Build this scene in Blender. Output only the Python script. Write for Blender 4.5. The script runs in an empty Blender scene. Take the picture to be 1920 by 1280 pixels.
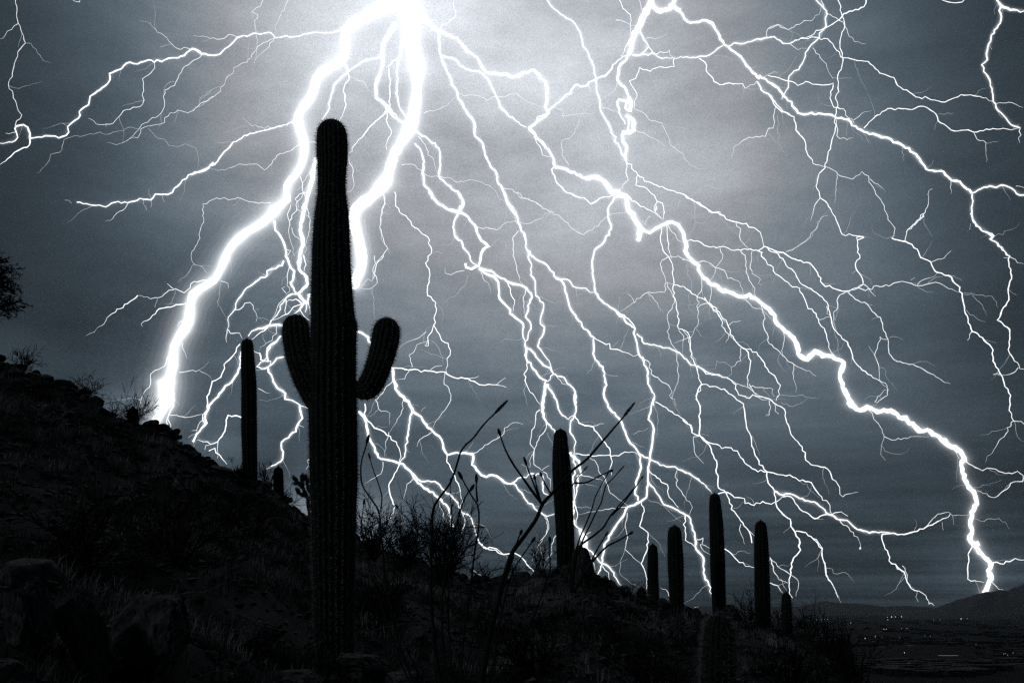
import bpy, math, random
import numpy as np
from mathutils import noise, Vector

# ---------------------------------------------------------------- camera
S = bpy.context.scene
COL = S.collection
FPX = 1600.0                       # focal length in pixels of a 1920 px wide picture
PITCH = math.atan(500.0 / FPX)
cam_d = bpy.data.cameras.new("camera")
cam_d.sensor_width = 36.0
cam_d.lens = 36.0 * FPX / 1920.0
cam_d.clip_start = 0.05
cam_d.clip_end = 60000.0
cam = bpy.data.objects.new("camera", cam_d)
COL.objects.link(cam)
cam.location = (0, 0, 0)
cam.rotation_euler = (math.pi / 2 + PITCH, 0, 0)
S.camera = cam
cp, sp = math.cos(PITCH), math.sin(PITCH)

def ray(px, py):
    a, b = (px - 960.0) / FPX, (640.0 - py) / FPX
    return np.array([a, cp - b * sp, sp + b * cp])

def pix(px, py, Y):
    """world point that stands Y metres in front, seen in the direction px, py"""
    r = ray(px, py)
    return r * (Y / r[1])

def mpp(Y):                        # metres covered by one photo pixel at distance Y
    return Y / (FPX * cp)

# ---------------------------------------------------------------- sky (night thundercloud lit from inside by the strokes)
W = bpy.data.worlds.new("World")
S.world = W
W.use_nodes = True
nt = W.node_tree
nt.nodes.clear()
N = nt.nodes.new
def lk(a, b): nt.links.new(a, b)
tc = N('ShaderNodeTexCoord')
def math_n(op, a, b=None, c=None):
    m = N('ShaderNodeMath'); m.operation = op
    for i, v in enumerate((a, b, c)):
        if v is None: continue
        if isinstance(v, (int, float)): m.inputs[i].default_value = v
        else: lk(v, m.inputs[i])
    return m.outputs[0]
nrm = N('ShaderNodeVectorMath'); nrm.operation = 'NORMALIZE'
lk(tc.outputs['Generated'], nrm.inputs[0])
D = nrm.outputs[0]
sx = N('ShaderNodeSeparateXYZ'); lk(D, sx.inputs[0])
def lobe(px, py, rad, amp):
    v = N('ShaderNodeVectorMath'); v.operation = 'DOT_PRODUCT'
    r = ray(px, py); r = r / np.linalg.norm(r)
    lk(D, v.inputs[0]); v.inputs[1].default_value = tuple(r)
    k = (FPX / rad) ** 2
    e = math_n('EXPONENT', math_n('MULTIPLY', math_n('SUBTRACT', v.outputs['Value'], 1.0), k))
    return math_n('MULTIPLY', e, amp)
LOBES = [(780, -40, 130, .22), (800, -60, 262, .66), (890, 130, 320, .17), (1080, 230, 240, .07), (1240, 60, 230, .17), (575, 160, 155, .24),
         (1130, 300, 210, .22), (640, 420, 190, .13), (1390, 370, 190, .16), (1330, 640, 200, .085), (960, 690, 270, .085), (1640, 590, 150, .025),
         (1600, 720, 130, .022), (340, 700, 100, .04), (1780, 830, 130, .018), (1850, 1060, 60, .03), (600, 960, 45, .25), (705, 980, 40, .16),
         (225, 780, 34, .12), (400, 860, 45, .09), (20, 690, 60, .03)]
acc = None
for l in LOBES:
    e = lobe(*l)
    acc = e if acc is None else math_n('ADD', acc, e)
base = N('ShaderNodeMapRange'); base.inputs['From Min'].default_value = -0.02; base.inputs['From Max'].default_value = 0.45
base.inputs['To Min'].default_value = 0.016; base.inputs['To Max'].default_value = 0.019; lk(sx.outputs['Z'], base.inputs['Value'])
acc = math_n('ADD', acc, base.outputs[0])
# the storm fades to night away from the strokes
fade = N('ShaderNodeMapRange'); fade.interpolation_type = 'SMOOTHSTEP'
fade.inputs['From Min'].default_value = -0.5; fade.inputs['From Max'].default_value = 0.9
fade.inputs['To Min'].default_value = 0.45; fade.inputs['To Max'].default_value = 1.0
lk(sx.outputs['Y'], fade.inputs['Value'])
acc = math_n('MULTIPLY', acc, fade.outputs[0])
# cloud relief: flat streaks low, soft billows higher
def cloud(scale, sc, lo, hi, detail=6, rough=.55):
    mp = N('ShaderNodeMapping'); mp.inputs['Scale'].default_value = sc; lk(D, mp.inputs['Vector'])
    n_ = N('ShaderNodeTexNoise'); n_.inputs['Scale'].default_value = scale; n_.inputs['Detail'].default_value = detail
    n_.inputs['Roughness'].default_value = rough
    lk(mp.outputs[0], n_.inputs['Vector'])
    r = N('ShaderNodeMapRange'); r.inputs['From Min'].default_value = .3; r.inputs['From Max'].default_value = .7
    r.inputs['To Min'].default_value = lo; r.inputs['To Max'].default_value = hi
    lk(n_.outputs['Fac'], r.inputs['Value']); return r.outputs[0]
c1 = cloud(3.6, (1, 1, 2.6), .66, 1.30, 7, .62)
c2 = cloud(5.0, (.8, .8, 8), .70, 1.34, 7, .6)
low = N('ShaderNodeMapRange'); low.inputs['From Min'].default_value = .42; low.inputs['From Max'].default_value = .02
lk(sx.outputs['Z'], low.inputs['Value'])
c3 = cloud(5.0, (.6, .6, 22), .5, 1.7, 5)
vlow = N('ShaderNodeMapRange'); vlow.inputs['From Min'].default_value = .13; vlow.inputs['From Max'].default_value = .03
lk(sx.outputs['Z'], vlow.inputs['Value'])
def mixf(f, a, b):
    m = N('ShaderNodeMix'); m.data_type = 'FLOAT'; lk(f, m.inputs[0])
    for i, v in ((2, a), (3, b)):
        if isinstance(v, (int, float)): m.inputs[i].default_value = v
        else: lk(v, m.inputs[i])
    return m.outputs[0]
grain = cloud(520, (1, 1, 1), .93, 1.07, 1)
acc = math_n('MULTIPLY', acc, c1)
acc = math_n('MULTIPLY', acc, grain)
acc = math_n('MULTIPLY', acc, mixf(low.outputs[0], 1.0, c2))
acc = math_n('MULTIPLY', acc, mixf(vlow.outputs[0], 1.0, c3))
tint = N('ShaderNodeMix'); tint.data_type = 'RGBA'
tf = N('ShaderNodeMapRange'); tf.inputs['From Min'].default_value = .02; tf.inputs['From Max'].default_value = .45
lk(acc, tf.inputs['Value']); lk(tf.outputs[0], tint.inputs[0])
tint.inputs[6].default_value = (.66, 1.0, 1.30, 1); tint.inputs[7].default_value = (.93, .975, 1.05, 1)
bg = N('ShaderNodeBackground'); lk(tint.outputs[2], bg.inputs['Color']); lk(acc, bg.inputs['Strength'])
wo = N('ShaderNodeOutputWorld'); lk(bg.outputs[0], wo.inputs['Surface'])

# faint far flashes behind the camera, as one weak soft lamp
sun_d = bpy.data.lights.new("sun", 'SUN'); sun_d.energy = 0.19; sun_d.angle = math.radians(5); sun_d.color = (.80, .92, 1.0)
sun = bpy.data.objects.new("sun", sun_d); COL.objects.link(sun)
sun.rotation_euler = (math.radians(60), 0, math.radians(-62))

vs = S.view_settings
vs.view_transform = 'Standard'; vs.look = 'None'; vs.exposure = 0.0; vs.gamma = 1.0; vs.use_curve_mapping = False
cy = S.cycles
cy.transparent_max_bounces = 128
cy.max_bounces = 4; cy.diffuse_bounces = 2; cy.glossy_bounces = 1; cy.volume_bounces = 0
cy.use_denoising = False
cy.filter_width = 1.4
cy.sample_clamp_indirect = 1.0; cy.sample_clamp_direct = 1.6

# ---------------------------------------------------------------- helpers
def mat(name, col, rough=.9, var=None, scale=8.0, bump=0.0, spec=.2, contrast=(.35, .65)):
    m = bpy.data.materials.new(name); m.use_nodes = True
    t = m.node_tree; b = t.nodes['Principled BSDF']
    b.inputs['Roughness'].default_value = rough
    b.inputs['Specular IOR Level'].default_value = spec
    b.inputs['Base Color'].default_value = (*col, 1)
    if var:
        tcn = t.nodes.new('ShaderNodeTexCoord')
        n_ = t.nodes.new('ShaderNodeTexNoise'); n_.inputs['Scale'].default_value = scale; n_.inputs['Detail'].default_value = 8
        n_.inputs['Roughness'].default_value = .65
        r = t.nodes.new('ShaderNodeValToRGB')
        r.color_ramp.elements[0].position = contrast[0]; r.color_ramp.elements[0].color = (*col, 1)
        r.color_ramp.elements[1].position = contrast[1]; r.color_ramp.elements[1].color = (*var, 1)
        t.links.new(tcn.outputs['Object'], n_.inputs['Vector'])
        t.links.new(n_.outputs['Fac'], r.inputs[0]); t.links.new(r.outputs[0], b.inputs['Base Color'])
        if bump:
            bn = t.nodes.new('ShaderNodeBump'); bn.inputs['Strength'].default_value = bump
            n2 = t.nodes.new('ShaderNodeTexNoise'); n2.inputs['Scale'].default_value = scale * 4; n2.inputs['Detail'].default_value = 8
            t.links.new(tcn.outputs['Object'], n2.inputs['Vector'])
            t.links.new(n2.outputs['Fac'], bn.inputs['Height']); t.links.new(bn.outputs[0], b.inputs['Normal'])
    return m

def emit(name, col, strength, sampled=True):
    m = bpy.data.materials.new(name); m.use_nodes = True
    t = m.node_tree; t.nodes.clear()
    e = t.nodes.new('ShaderNodeEmission'); e.inputs[0].default_value = (*col, 1); e.inputs[1].default_value = strength
    o = t.nodes.new('ShaderNodeOutputMaterial'); t.links.new(e.outputs[0], o.inputs[0])
    m.cycles.emission_sampling = 'AUTO' if sampled else 'NONE'
    return m

class MB:
    def __init__(s): s.v = []; s.f = []; s.n = 0
    def add(s, v, f):
        v = np.asarray(v, float).reshape(-1, 3)
        s.v.append(v); s.f += [tuple(i + s.n for i in q) for q in f]; s.n += len(v)
    def tube(s, P, R, ns=5, cap=True, ribs=None, ribdepth=0.0):
        P = np.asarray(P, float); n = len(P)
        if n < 2: return
        R = np.broadcast_to(np.asarray(R, float), (n,))
        T = np.gradient(P, axis=0); T /= (np.linalg.norm(T, axis=1)[:, None] + 1e-12)
        u = np.cross(T[0], (0, 0, 1.0))
        if np.linalg.norm(u) < .05: u = np.cross(T[0], (0, 1.0, 0))
        u /= np.linalg.norm(u)
        a = np.linspace(0, 2 * math.pi, ns, endpoint=False)
        rad = np.ones(ns)
        if ribs: rad = 1 - ribdepth * (1 - np.abs(np.cos(a * ribs / 2)) ** .8)
        V = np.empty((n, ns, 3))
        for i in range(n):
            u = u - T[i] * np.dot(u, T[i]); u /= (np.linalg.norm(u) + 1e-12)
            w = np.cross(T[i], u)
            V[i] = P[i] + R[i] * (np.outer(np.cos(a) * rad, u) + np.outer(np.sin(a) * rad, w))
        f = []
        for i in range(n - 1):
            b0, b1 = i * ns, (i + 1) * ns
            for j in range(ns):
                k = (j + 1) % ns
                f.append((b0 + j, b0 + k, b1 + k, b1 + j))
        if cap:
            f.append(tuple(range(ns - 1, -1, -1))); f.append(tuple((n - 1) * ns + j for j in range(ns)))
        s.add(V.reshape(-1, 3), f)
        return V
    def mesh(s, name, m=None, smooth=False):
        me = bpy.data.meshes.new(name)
        v = np.concatenate(s.v) if s.v else np.zeros((0, 3))
        me.from_pydata(v.tolist(), [], s.f)
        if smooth: me.polygons.foreach_set('use_smooth', [True] * len(me.polygons))
        if m: me.materials.append(m)
        me.update(); return me
    def build(s, name, m, parent=None, smooth=False):
        o = bpy.data.objects.new(name, s.mesh(name, m, smooth)); COL.objects.link(o)
        if parent is not None: o.parent = parent
        return o

def tag(o, label=None, cat=None, group=None, kind=None):
    if label: o['label'] = label
    if cat: o['category'] = cat
    if group: o['group'] = group
    if kind: o['kind'] = kind
    return o
def empty(name, loc=(0, 0, 0), rz=0.0):
    o = bpy.data.objects.new(name, None); COL.objects.link(o)
    o.location = loc; o.rotation_euler = (0, 0, rz); o.empty_display_size = .1
    return o
def copy_tree(o, parent=None):
    c = o.copy(); COL.objects.link(c)
    if parent is not None: c.parent = parent
    for ch in o.children: copy_tree(ch, c)
    return c

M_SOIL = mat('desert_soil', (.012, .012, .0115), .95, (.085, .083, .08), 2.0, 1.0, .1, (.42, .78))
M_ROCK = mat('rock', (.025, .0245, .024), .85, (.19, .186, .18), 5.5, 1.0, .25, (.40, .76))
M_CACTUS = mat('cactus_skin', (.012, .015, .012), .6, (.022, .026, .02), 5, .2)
M_SPINE = mat('cactus_spine', (.42, .41, .39), .6)
M_TWIG = mat('dry_twig', (.022, .02, .018), .9)
M_STRAW = mat('dry_grass', (.04, .04, .038), .9, (.62, .61, .58), .8, 0, .2, (.46, .68))
M_BARK = mat('bark', (.07, .065, .06), .9, (.12, .11, .10), 12, .4)
M_LEAF = mat('leaf', (.02, .025, .02), .8, (.04, .045, .035), 6)
M_WAND = mat('ocotillo_bark', (.02, .019, .018), .85, (.05, .047, .044), 20, .3)
M_BUD = mat('ocotillo_bud', (.09, .07, .065), .8)

# ---------------------------------------------------------------- terrain
RIDGE = [(-900, 330, 17), (-400, 500, 17), (-120, 625, 17.5), (0, 680, 18), (60, 702, 18), (110, 722, 18.2), (180, 748, 18.4), (196, 772, 18.5), (250, 792, 18.7),
         (320, 812, 19), (350, 838, 19.1), (380, 862, 19.3), (420, 882, 19.6), (460, 900, 20), (510, 912, 20.2), (545, 945, 20.4),
         (580, 978, 20.6), (640, 1000, 20.8), (700, 1022, 21), (760, 1046, 21.2), (830, 1068, 21.5), (900, 1090, 21.8), (960, 1092, 22),
         (1000, 1082, 22), (1040, 1070, 22), (1092, 1068, 22), (1130, 1082, 22.3), (1155, 1104, 22.5), (1200, 1120, 23), (1260, 1142, 23.5), (1330, 1156, 24),
         (1400, 1168, 24), (1480, 1186, 23.5), (1530, 1205, 22), (1570, 1235, 18), (1610, 1275, 14), (1680, 1340, 11), (1900, 1450, 8), (2600, 1700, 6)]
_r = np.array([pix(*r) for r in RIDGE]); R_T = _r[:, 0] / _r[:, 1]; R_Y = _r[:, 1]; R_Z = _r[:, 2]
def smin(x, a, b):
    x = min(1, max(0, (x - a) / (b - a))); return x * x * (3 - 2 * x)
def ridge(t): return float(np.interp(t, R_T, R_Y)), float(np.interp(t, R_T, R_Z))
Y0 = 2.0
def zt(X, Y, rough=True):
    t = X / max(Y, .3); yr, zr = ridge(t)
    zn = -1.5 + .45 * smin(-t, 0, .7) - .5 * smin(t, .2, .8)
    if Y < yr:
        s = max(0.0, (Y - Y0) / (yr - Y0)); z = zn + (zr - zn) * s ** 1.45
    else:
        z = max(-60.5, zr - (Y - yr) * .05 - max(0, Y - yr - 1.5) * .27)
    if rough:
        k = .25 + .75 * smin(abs(Y - yr), 0, 3)
        p = Vector((X, Y, 0))
        z += .22 * k * noise.fractal(p * .45, 1.0, 2.0, 4) + .05 * noise.fractal(p * 2.1 + Vector((7, 3, 1)), 1.0, 2.0, 3)
    return z
def at_ground(px, Y):
    r = ray(px, 1100); X = r[0] / r[1] * Y
    return X, Y, zt(X, Y)

def hit(px, py):
    """where the sight line through px, py meets the hillside (its crest if it passes above)"""
    r = ray(px, py); r = r / r[1]; yr, _z = ridge(r[0]); Y = 2.5
    while Y < yr:
        if zt(r[0] * Y, Y) >= r[2] * Y: break
        Y += .12
    Y = min(Y, yr)
    return np.array([r[0] * Y, Y, zt(r[0] * Y, Y)])

def build_ground():
    nt_, ny = 420, 240
    ts = np.linspace(-1.5, 1.3, nt_)
    ys = 1.0 + (np.linspace(0, 1, ny) ** 2.2) * 300.0
    v = []
    for Y in ys:
        for t in ts: v.append((t * Y, Y, zt(t * Y, Y)))
    f = []
    for i in range(ny - 1):
        for j in range(nt_ - 1):
            a = i * nt_ + j; f.append((a, a + 1, a + nt_ + 1, a + nt_))
    b = MB(); b.add(v, f)
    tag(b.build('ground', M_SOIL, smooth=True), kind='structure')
build_ground()

def build_valley():
    m = mat('valley_scrub', (.0008, .0009, .001), 1.0, (.004, .0045, .005), .012, 0, .1, (.5, .8))
    b = MB(); g = 24
    xs = np.linspace(-14000, 14000, g); ys = np.linspace(150, 22000, g)
    v = [(x, y, -60) for y in ys for x in xs]
    f = [(i * g + j, i * g + j + 1, (i + 1) * g + j + 1, (i + 1) * g + j) for i in range(g - 1) for j in range(g - 1)]
    b.add(v, f); tag(b.build('valley_floor', m), kind='structure')
build_valley()

def mountain(name, prof, Y, depth, seed, base=-75):
    """a range whose crest follows prof (px, py); real depth on both sides"""
    px = np.array([p[0] for p in prof], float); py = np.array([p[1] for p in prof], float)
    xs = np.linspace(px[0], px[-1], 260); b = MB(); rows = 24; v = []
    for k in range(rows):
        u = k / (rows - 1) * 2 - 1
        for q in xs:
            c = pix(q, np.interp(q, px, py), Y); h = c[2] - base
            prof_h = (1 - abs(u)) ** .9
            p = Vector((q * .02, u * 3, seed))
            n_ = noise.fractal(p, 1.0, 2.0, 5)
            z = base + h * (prof_h * (1 + .05 * noise.fractal(Vector((q * .03, seed, 5)), 1, 2, 4)) + .18 * n_ * (1 - abs(u)) * abs(u) * 3) + (h * .04 * noise.fractal(Vector((q * .09, seed, u)), 1, 2, 4) if abs(u) < .3 else 0)
            v.append((c[0] * (1 + u * depth / Y), Y + u * depth, z))
    n = len(xs)
    f = [(i * n + j, i * n + j + 1, (i + 1) * n + j + 1, (i + 1) * n + j) for i in range(rows - 1) for j in range(n - 1)]
    b.add(v, f); return b.build(name, M_MOUNT, smooth=True)
M_MOUNT = mat('mountain_rock', (.035, .04, .045), 1, (.05, .055, .06), .002)
tag(mountain('far_mountains', [(-800, 1142), (1200, 1142), (1290, 1138), (1350, 1134), (1420, 1137), (1500, 1136), (1540, 1125), (1575, 1128), (1620, 1131), (1660, 1136), (1700, 1134), (1730, 1136), (1780, 1139), (2300, 1139), (2700, 1141)], 9000, 900, 3.1, -70), kind='structure')
tag(mountain('near_mountains', [(1690, 1146), (1740, 1141), (1790, 1125), (1830, 1112), (1870, 1105), (1890, 1104), (1920, 1094), (1990, 1070), (2080, 1050), (2300, 1060), (2600, 1146)], 6200, 1100, 8.4, -70), kind='structure')

# ---------------------------------------------------------------- cacti
def resample(P, R, step):
    P = np.asarray(P, float); d = np.r_[0, np.cumsum(np.linalg.norm(np.diff(P, axis=0), axis=1))]
    # smooth curve through the control points
    n = max(8, int(d[-1] / step)); s = np.linspace(0, d[-1], n)
    def sm(a): return np.interp(s, d, a)
    Q = np.stack([sm(P[:, i]) for i in range(3)], 1); r = sm(R)
    w = max(1, min(n // 26, int(.075 / step))); k = np.ones(2 * w + 1) / (2 * w + 1)
    def blur(a): return np.convolve(np.pad(a, w, mode='reflect', reflect_type='odd'), k, 'valid')
    Q = np.stack([blur(Q[:, i]) for i in range(3)], 1); r = blur(r)
    return Q, r
def dome(Q, r, tip=True, foot=False):
    """close the end of a stem with a rounded crown"""
    d = np.r_[0, np.cumsum(np.linalg.norm(np.diff(Q, axis=0), axis=1))]
    L = d[-1]; R = r.copy()
    rt = r[-1] * 1.25
    if tip: R = R * np.sqrt(np.clip(1 - np.clip((d - (L - rt)) / rt, 0, 1) ** 2.3, .0008, 1))
    if foot:
        rf = r[0] * .9; R = R * np.sqrt(np.clip(1 - np.clip((rf - d) / rf, 0, 1) ** 2.2, .05, 1))
    return R
def stem_geo(ctrl, Y, nr, step, sp_len, sp_n, sp_w, rng, foot=False, ydir=None, depth=.13):
    P, R = [], []
    for k, c in enumerate(ctrl):
        y = Y + (c[3] if len(c) > 3 else 0)
        p = pix(c[0], c[1], y); P.append(p); R.append(abs(pix(c[0] + c[2] / 2, c[1], y)[0] - p[0]))
    Q, r = resample(P, np.array(R), step); r = dome(Q, r, True, foot)
    # extra rings near the crown so that it closes round
    b = MB(); wob = np.array([1 + .012 * noise.noise(Vector((i * step * 6, Y, ctrl[0][0]))) + .03 * noise.noise(Vector((i * step * 1.7, Y + 4, ctrl[0][0]))) for i in range(len(Q))])
    V = b.tube(Q, r * wob, nr * 6, True, nr, depth)
    s = MB(); cen = Q
    for i in range(1, len(Q)):
        T = Q[min(i + 1, len(Q) - 1)] - Q[i - 1]; T /= np.linalg.norm(T)
        for j in range(nr):
            c = V[i, (j * 6) % (nr * 6)]
            o = c - cen[i]; ln = np.linalg.norm(o)
            o = o / ln if ln > 1e-5 else T
            if i > len(Q) - 4 and j % 2: continue
            c = c + T * (rng.random() - .5) * step * .4
            for q in range(sp_n):
                d = o * 1.0 + np.array([rng.gauss(0, .55) for _ in range(3)]) + T * rng.uniform(-.35, .45)
                d /= np.linalg.norm(d); L = sp_len * rng.uniform(.5, 1.15)
                side = np.cross(d, (0, 1, 0)); side /= np.linalg.norm(side) + 1e-9
                base_ = c - o * .004
                s.add([base_ - side * sp_w / 2, base_ + side * sp_w / 2, base_ + d * L], [(0, 1, 2)])
    return b, s

def saguaro(label, Y, trunk, arms=(), nr=20, step=.032, sp=(.055, 5, .0042), seed=1, group=None, foot=0, cat='cactus', name='saguaro', depth=.13, sm=None):
    rng = random.Random(seed)
    c0 = pix(trunk[0][0], trunk[0][1], Y)
    root = empty(name, (c0[0], c0[1], c0[2]))
    tag(root, label, cat, group)
    spb = MB()
    geos = [('stem', trunk)] + [('arm', a) for a in arms]
    for nm, ctrl in geos:
        b, s = stem_geo(ctrl, Y, nr if nm == 'stem' else max(10, nr - 5), step, sp[0], sp[1], sp[2], rng, foot=(nm == 'arm'), depth=depth)
        b.v = [v - c0 for v in b.v]; s.v = [v - c0 for v in s.v]
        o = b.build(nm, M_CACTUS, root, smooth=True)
        so = s.build('spines', sm or M_SPINE, o); so['kind'] = 'stuff'
    return root

saguaro('tallest saguaro with two raised arms, standing alone against the thickest lightning', 10.0,
        [(627, 1250, 70), (626, 1200, 71), (626, 1100, 76), (626, 1000, 82), (626, 900, 86), (625, 820, 89), (624, 760, 88), (624, 700, 86),
         (625, 655, 84), (626, 620, 85), (624, 590, 80), (622, 540, 75), (621, 490, 71), (621, 440, 68), (622, 400, 62), (622, 365, 52),
         (622, 340, 50), (623, 310, 54), (623, 280, 58), (622, 252, 56), (622, 226, 50)],
        [[(612, 785, 34, .02), (596, 752, 46, -.02), (577, 715, 49, -.03), (563, 675, 50, -.02), (556, 635, 51, 0), (553, 590, 48, 0)],
         [(664, 722, 26, -.03), (682, 732, 40, -.06), (694, 724, 46, -.08), (705, 700, 47, -.08), (715, 670, 49, -.06), (723, 636, 52, -.03), (727, 596, 46, 0)],
         [(650, 640, 22, -.05), (655, 615, 30, -.06), (657, 594, 24, -.05)]],
        nr=22, seed=5)
saguaro('slim bare saguaro without arms on the left hillside, left of the tallest cactus', 20,
        [(470, 925, 26), (469, 890, 27), (468, 850, 28), (467, 800, 29), (467, 760, 29), (467, 720, 28), (465, 690, 27), (464, 660, 24), (463, 634, 21)], nr=12, step=.07, sp=(.05, 4, .006), seed=11)
saguaro('short round-topped saguaro stub on the crest beside the bare shrub', 18.5,
        [(247, 840, 19), (248, 810, 20), (249, 785, 21), (249, 762, 18)], nr=11, step=.07, sp=(.05, 4, .007), seed=12)
saguaro('knee-high saguaro stub between the slim left saguaro and the tallest cactus', 20.3,
        [(524, 950, 17), (523, 925, 19), (522, 900, 19), (522, 873, 16)], nr=11, step=.07, sp=(.05, 4, .007), seed=13)
saguaro('saguaro column behind the ocotillo and the pointed boulder at centre right', 22.6,
        [(1064, 1120, 33), (1061, 1070, 34), (1060, 1010, 34), (1057, 950, 36), (1054, 900, 36), (1052, 860, 33), (1051, 830, 28), (1051, 803, 23)], nr=13, step=.07, sp=(.05, 4, .006), seed=14)
G = 'slender saguaros in a row on the right'
saguaro('narrow saguaro at the left end of the slender row, shorter than its neighbours', 26,
        [(1226, 1160, 22), (1225, 1120, 22), (1224, 1080, 21), (1224, 1050, 20), (1224, 1018, 17)], nr=11, step=.09, sp=(.05, 4, .006), seed=15, group=G)
saguaro('second saguaro from the left in the slender row, bulging in the middle', 23,
        [(1270, 1215, 24), (1269, 1150, 26), (1268, 1100, 29), (1267, 1060, 30), (1266, 1030, 29), (1265, 1005, 27), (1265, 983, 22)], nr=12, step=.08, sp=(.05, 4, .006), seed=16, group=G)
saguaro('tallest saguaro of the slender row, rising above a round boulder', 24,
        [(1349, 1170, 25), (1348, 1130, 26), (1346, 1080, 28), (1345, 1030, 28), (1343, 980, 26), (1341, 950, 23), (1340, 923, 18)], nr=12, step=.08, sp=(.05, 4, .006), seed=17, group=G)
saguaro('saguaro of the slender row standing in twiggy scrub, second from the right', 23.5,
        [(1431, 1205, 26), (1430, 1150, 28), (1429, 1100, 29), (1428, 1050, 28), (1427, 1010, 26), (1426, 974, 19)], nr=12, step=.08, sp=(.05, 4, .006), seed=18, group=G)
saguaro('smallest saguaro at the right end of the slender row', 22,
        [(1478, 1230, 18), (1476, 1190, 20), (1475, 1150, 20), (1474, 1108, 16)], nr=11, step=.08, sp=(.05, 4, .008), seed=19, group=G)
M_FUZZ = mat('pale_spine', (.34, .33, .31), .7)
saguaro('young saguaro thick with long pale bristles in the lower right foreground', 7.0,
        [(1345, 1500, 56), (1346, 1400, 62), (1346, 1300, 64), (1347, 1230, 62), (1348, 1190, 56), (1349, 1148, 44)], nr=18, step=.03, sp=(.07, 8, .0022), seed=20, sm=M_FUZZ, name='young_saguaro')
saguaro('stubby barrel cactus poking above the boulders beside the narrow saguaro', 22.5,
        [(1203, 1130, 18), (1203, 1115, 19), (1203, 1099, 15)], nr=10, step=.08, sp=(.06, 4, .008), seed=21, name='barrel_cactus')

# ---------------------------------------------------------------- twiggy plants
def branch_mb(b, p, d, L, r, depth, rng, spread=.5, up=.15, ns=3, kids=(2, 4), curl=.25, minr=.0):
    n = 4; pts = [p]; dd = np.array(d, float)
    for i in range(n):
        dd = dd + np.array([rng.gauss(0, curl * .5) for _ in range(3)]) + np.array([0, 0, up * .25]); dd /= np.linalg.norm(dd)
        pts.append(pts[-1] + dd * L / n)
    rr = np.linspace(r, r * .55, n + 1)
    b.tube(pts, np.maximum(rr, minr), ns, False)
    if depth > 0:
        for _ in range(rng.randint(*kids)):
            k = rng.randint(1, n); q = pts[k]
            nd = dd + np.array([rng.gauss(0, spread) for _ in range(3)]); nd /= np.linalg.norm(nd)
            branch_mb(b, q, nd, L * rng.uniform(.5, .85), rr[k] * .7, depth - 1, rng, spread, up, ns, kids, curl, minr)
def shrub_mesh(seed, stems=9, h=.5, depth=3, spread=.55, r=.012, lean=.9, minr=.0028, kids=(2, 4)):
    rng = random.Random(seed); b = MB()
    for i in range(stems):
        a = rng.uniform(0, 2 * math.pi); t = rng.uniform(.1, lean)
        d = np.array([math.cos(a) * t, math.sin(a) * t, 1.0]); d /= np.linalg.norm(d)
        branch_mb(b, np.array([math.cos(a) * .03, math.sin(a) * .03, -.08]), d, h * rng.uniform(.4, .65), r * rng.uniform(.7, 1.1), depth, rng, spread, minr=minr, kids=kids)
    return b
def shrub(px, base_py, w_px, h_px, Y, label, seed, stems=10, depth=3, name='desert_shrub', cat='shrub', group=None, minr=.004, lean=1.1, kids=(2, 4), leaves=0):
    p = hit(px, base_py); p[2] -= .03
    if p[1] > Y + 3 and Y > 12: p = np.array([*pix(px, base_py, Y)])
    Y = p[1]
    b = shrub_mesh(seed, stems, 1.0, depth, lean=lean, minr=.001, kids=kids)
    V = np.concatenate(b.v); 
    hh = h_px * mpp(Y); ww = w_px * mpp(Y)
    sz = hh / np.percentile(V[:, 2], 99.3); sx_ = ww / (np.percentile(V[:, 0], 99) - np.percentile(V[:, 0], 1))
    rng = random.Random(seed); b = MB()
    for i in range(stems):
        a = rng.uniform(0, 2 * math.pi); t = rng.uniform(.1, lean)
        d = np.array([math.cos(a) * t, math.sin(a) * t, 1.0]); d /= np.linalg.norm(d)
        branch_mb(b, np.array([math.cos(a) * .03, math.sin(a) * .03, -.08]), d, rng.uniform(.4, .65), .018 * rng.uniform(.7, 1.1) * 1.0, depth, rng, .55, minr=minr / (sx_ + sz) * 2, kids=kids)
    b.v = [v * np.array([sx_, sx_, sz]) for v in b.v]
    root = empty(name, p); tag(root, label, cat, group)
    b.build('branches', M_TWIG, root)
    return root

shrub(45, 694, 62, 50, 17.6, 'fan-shaped bare shrub on the crest at the far left', 31, 11, 3)
shrub(158, 742, 64, 44, 18.2, 'bare shrub on the crest above the square rock, second from the left', 32, 9, 3)
shrub(214, 774, 30, 24, 18.5, 'small wisp of shrub in the notch beside the square rock', 44, 6, 2)
shrub(243, 798, 82, 76, 18.8, 'wide bare shrub on the crest beside the round-topped stub', 33, 13, 3)
shrub(447, 898, 50, 40, 20.4, 'thin shrub at the left foot of the slim bare saguaro', 34, 8, 3)
shrub(498, 914, 44, 46, 20.5, 'thin shrub at the right foot of the slim bare saguaro', 35, 9, 3)
shrub(534, 945, 26, 36, 20.6, 'spiky wisp of shrub right of the knee-high stub', 36, 5, 2)
shrub(702, 1040, 120, 96, 14, 'dense twiggy shrub just right of the tallest saguaro', 37, 15, 3, kids=(3, 4))
shrub(765, 1056, 120, 100, 15, 'dense twiggy shrub between the tallest saguaro and the ocotillo', 38, 15, 3, kids=(3, 4))
shrub(832, 1086, 140, 130, 14, 'largest dense shrub behind the left ocotillo wands', 39, 24, 3, kids=(3, 4))
shrub(905, 1100, 60, 46, 18, 'low shrub at the right edge of the dense scrub', 40, 9, 3)
shrub(968, 1088, 52, 50, 21.6, 'sparse shrub on the ridge left of the round boulder', 41, 8, 3)
shrub(1012, 1080, 62, 70, 21, 'sparse shrub on the ridge left of the saguaro column', 42, 8, 3)
shrub(1178, 1116, 46, 30, 22.6, 'low tuft of shrub on the ridge beside the barrel cactus', 43, 8, 2)
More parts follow.
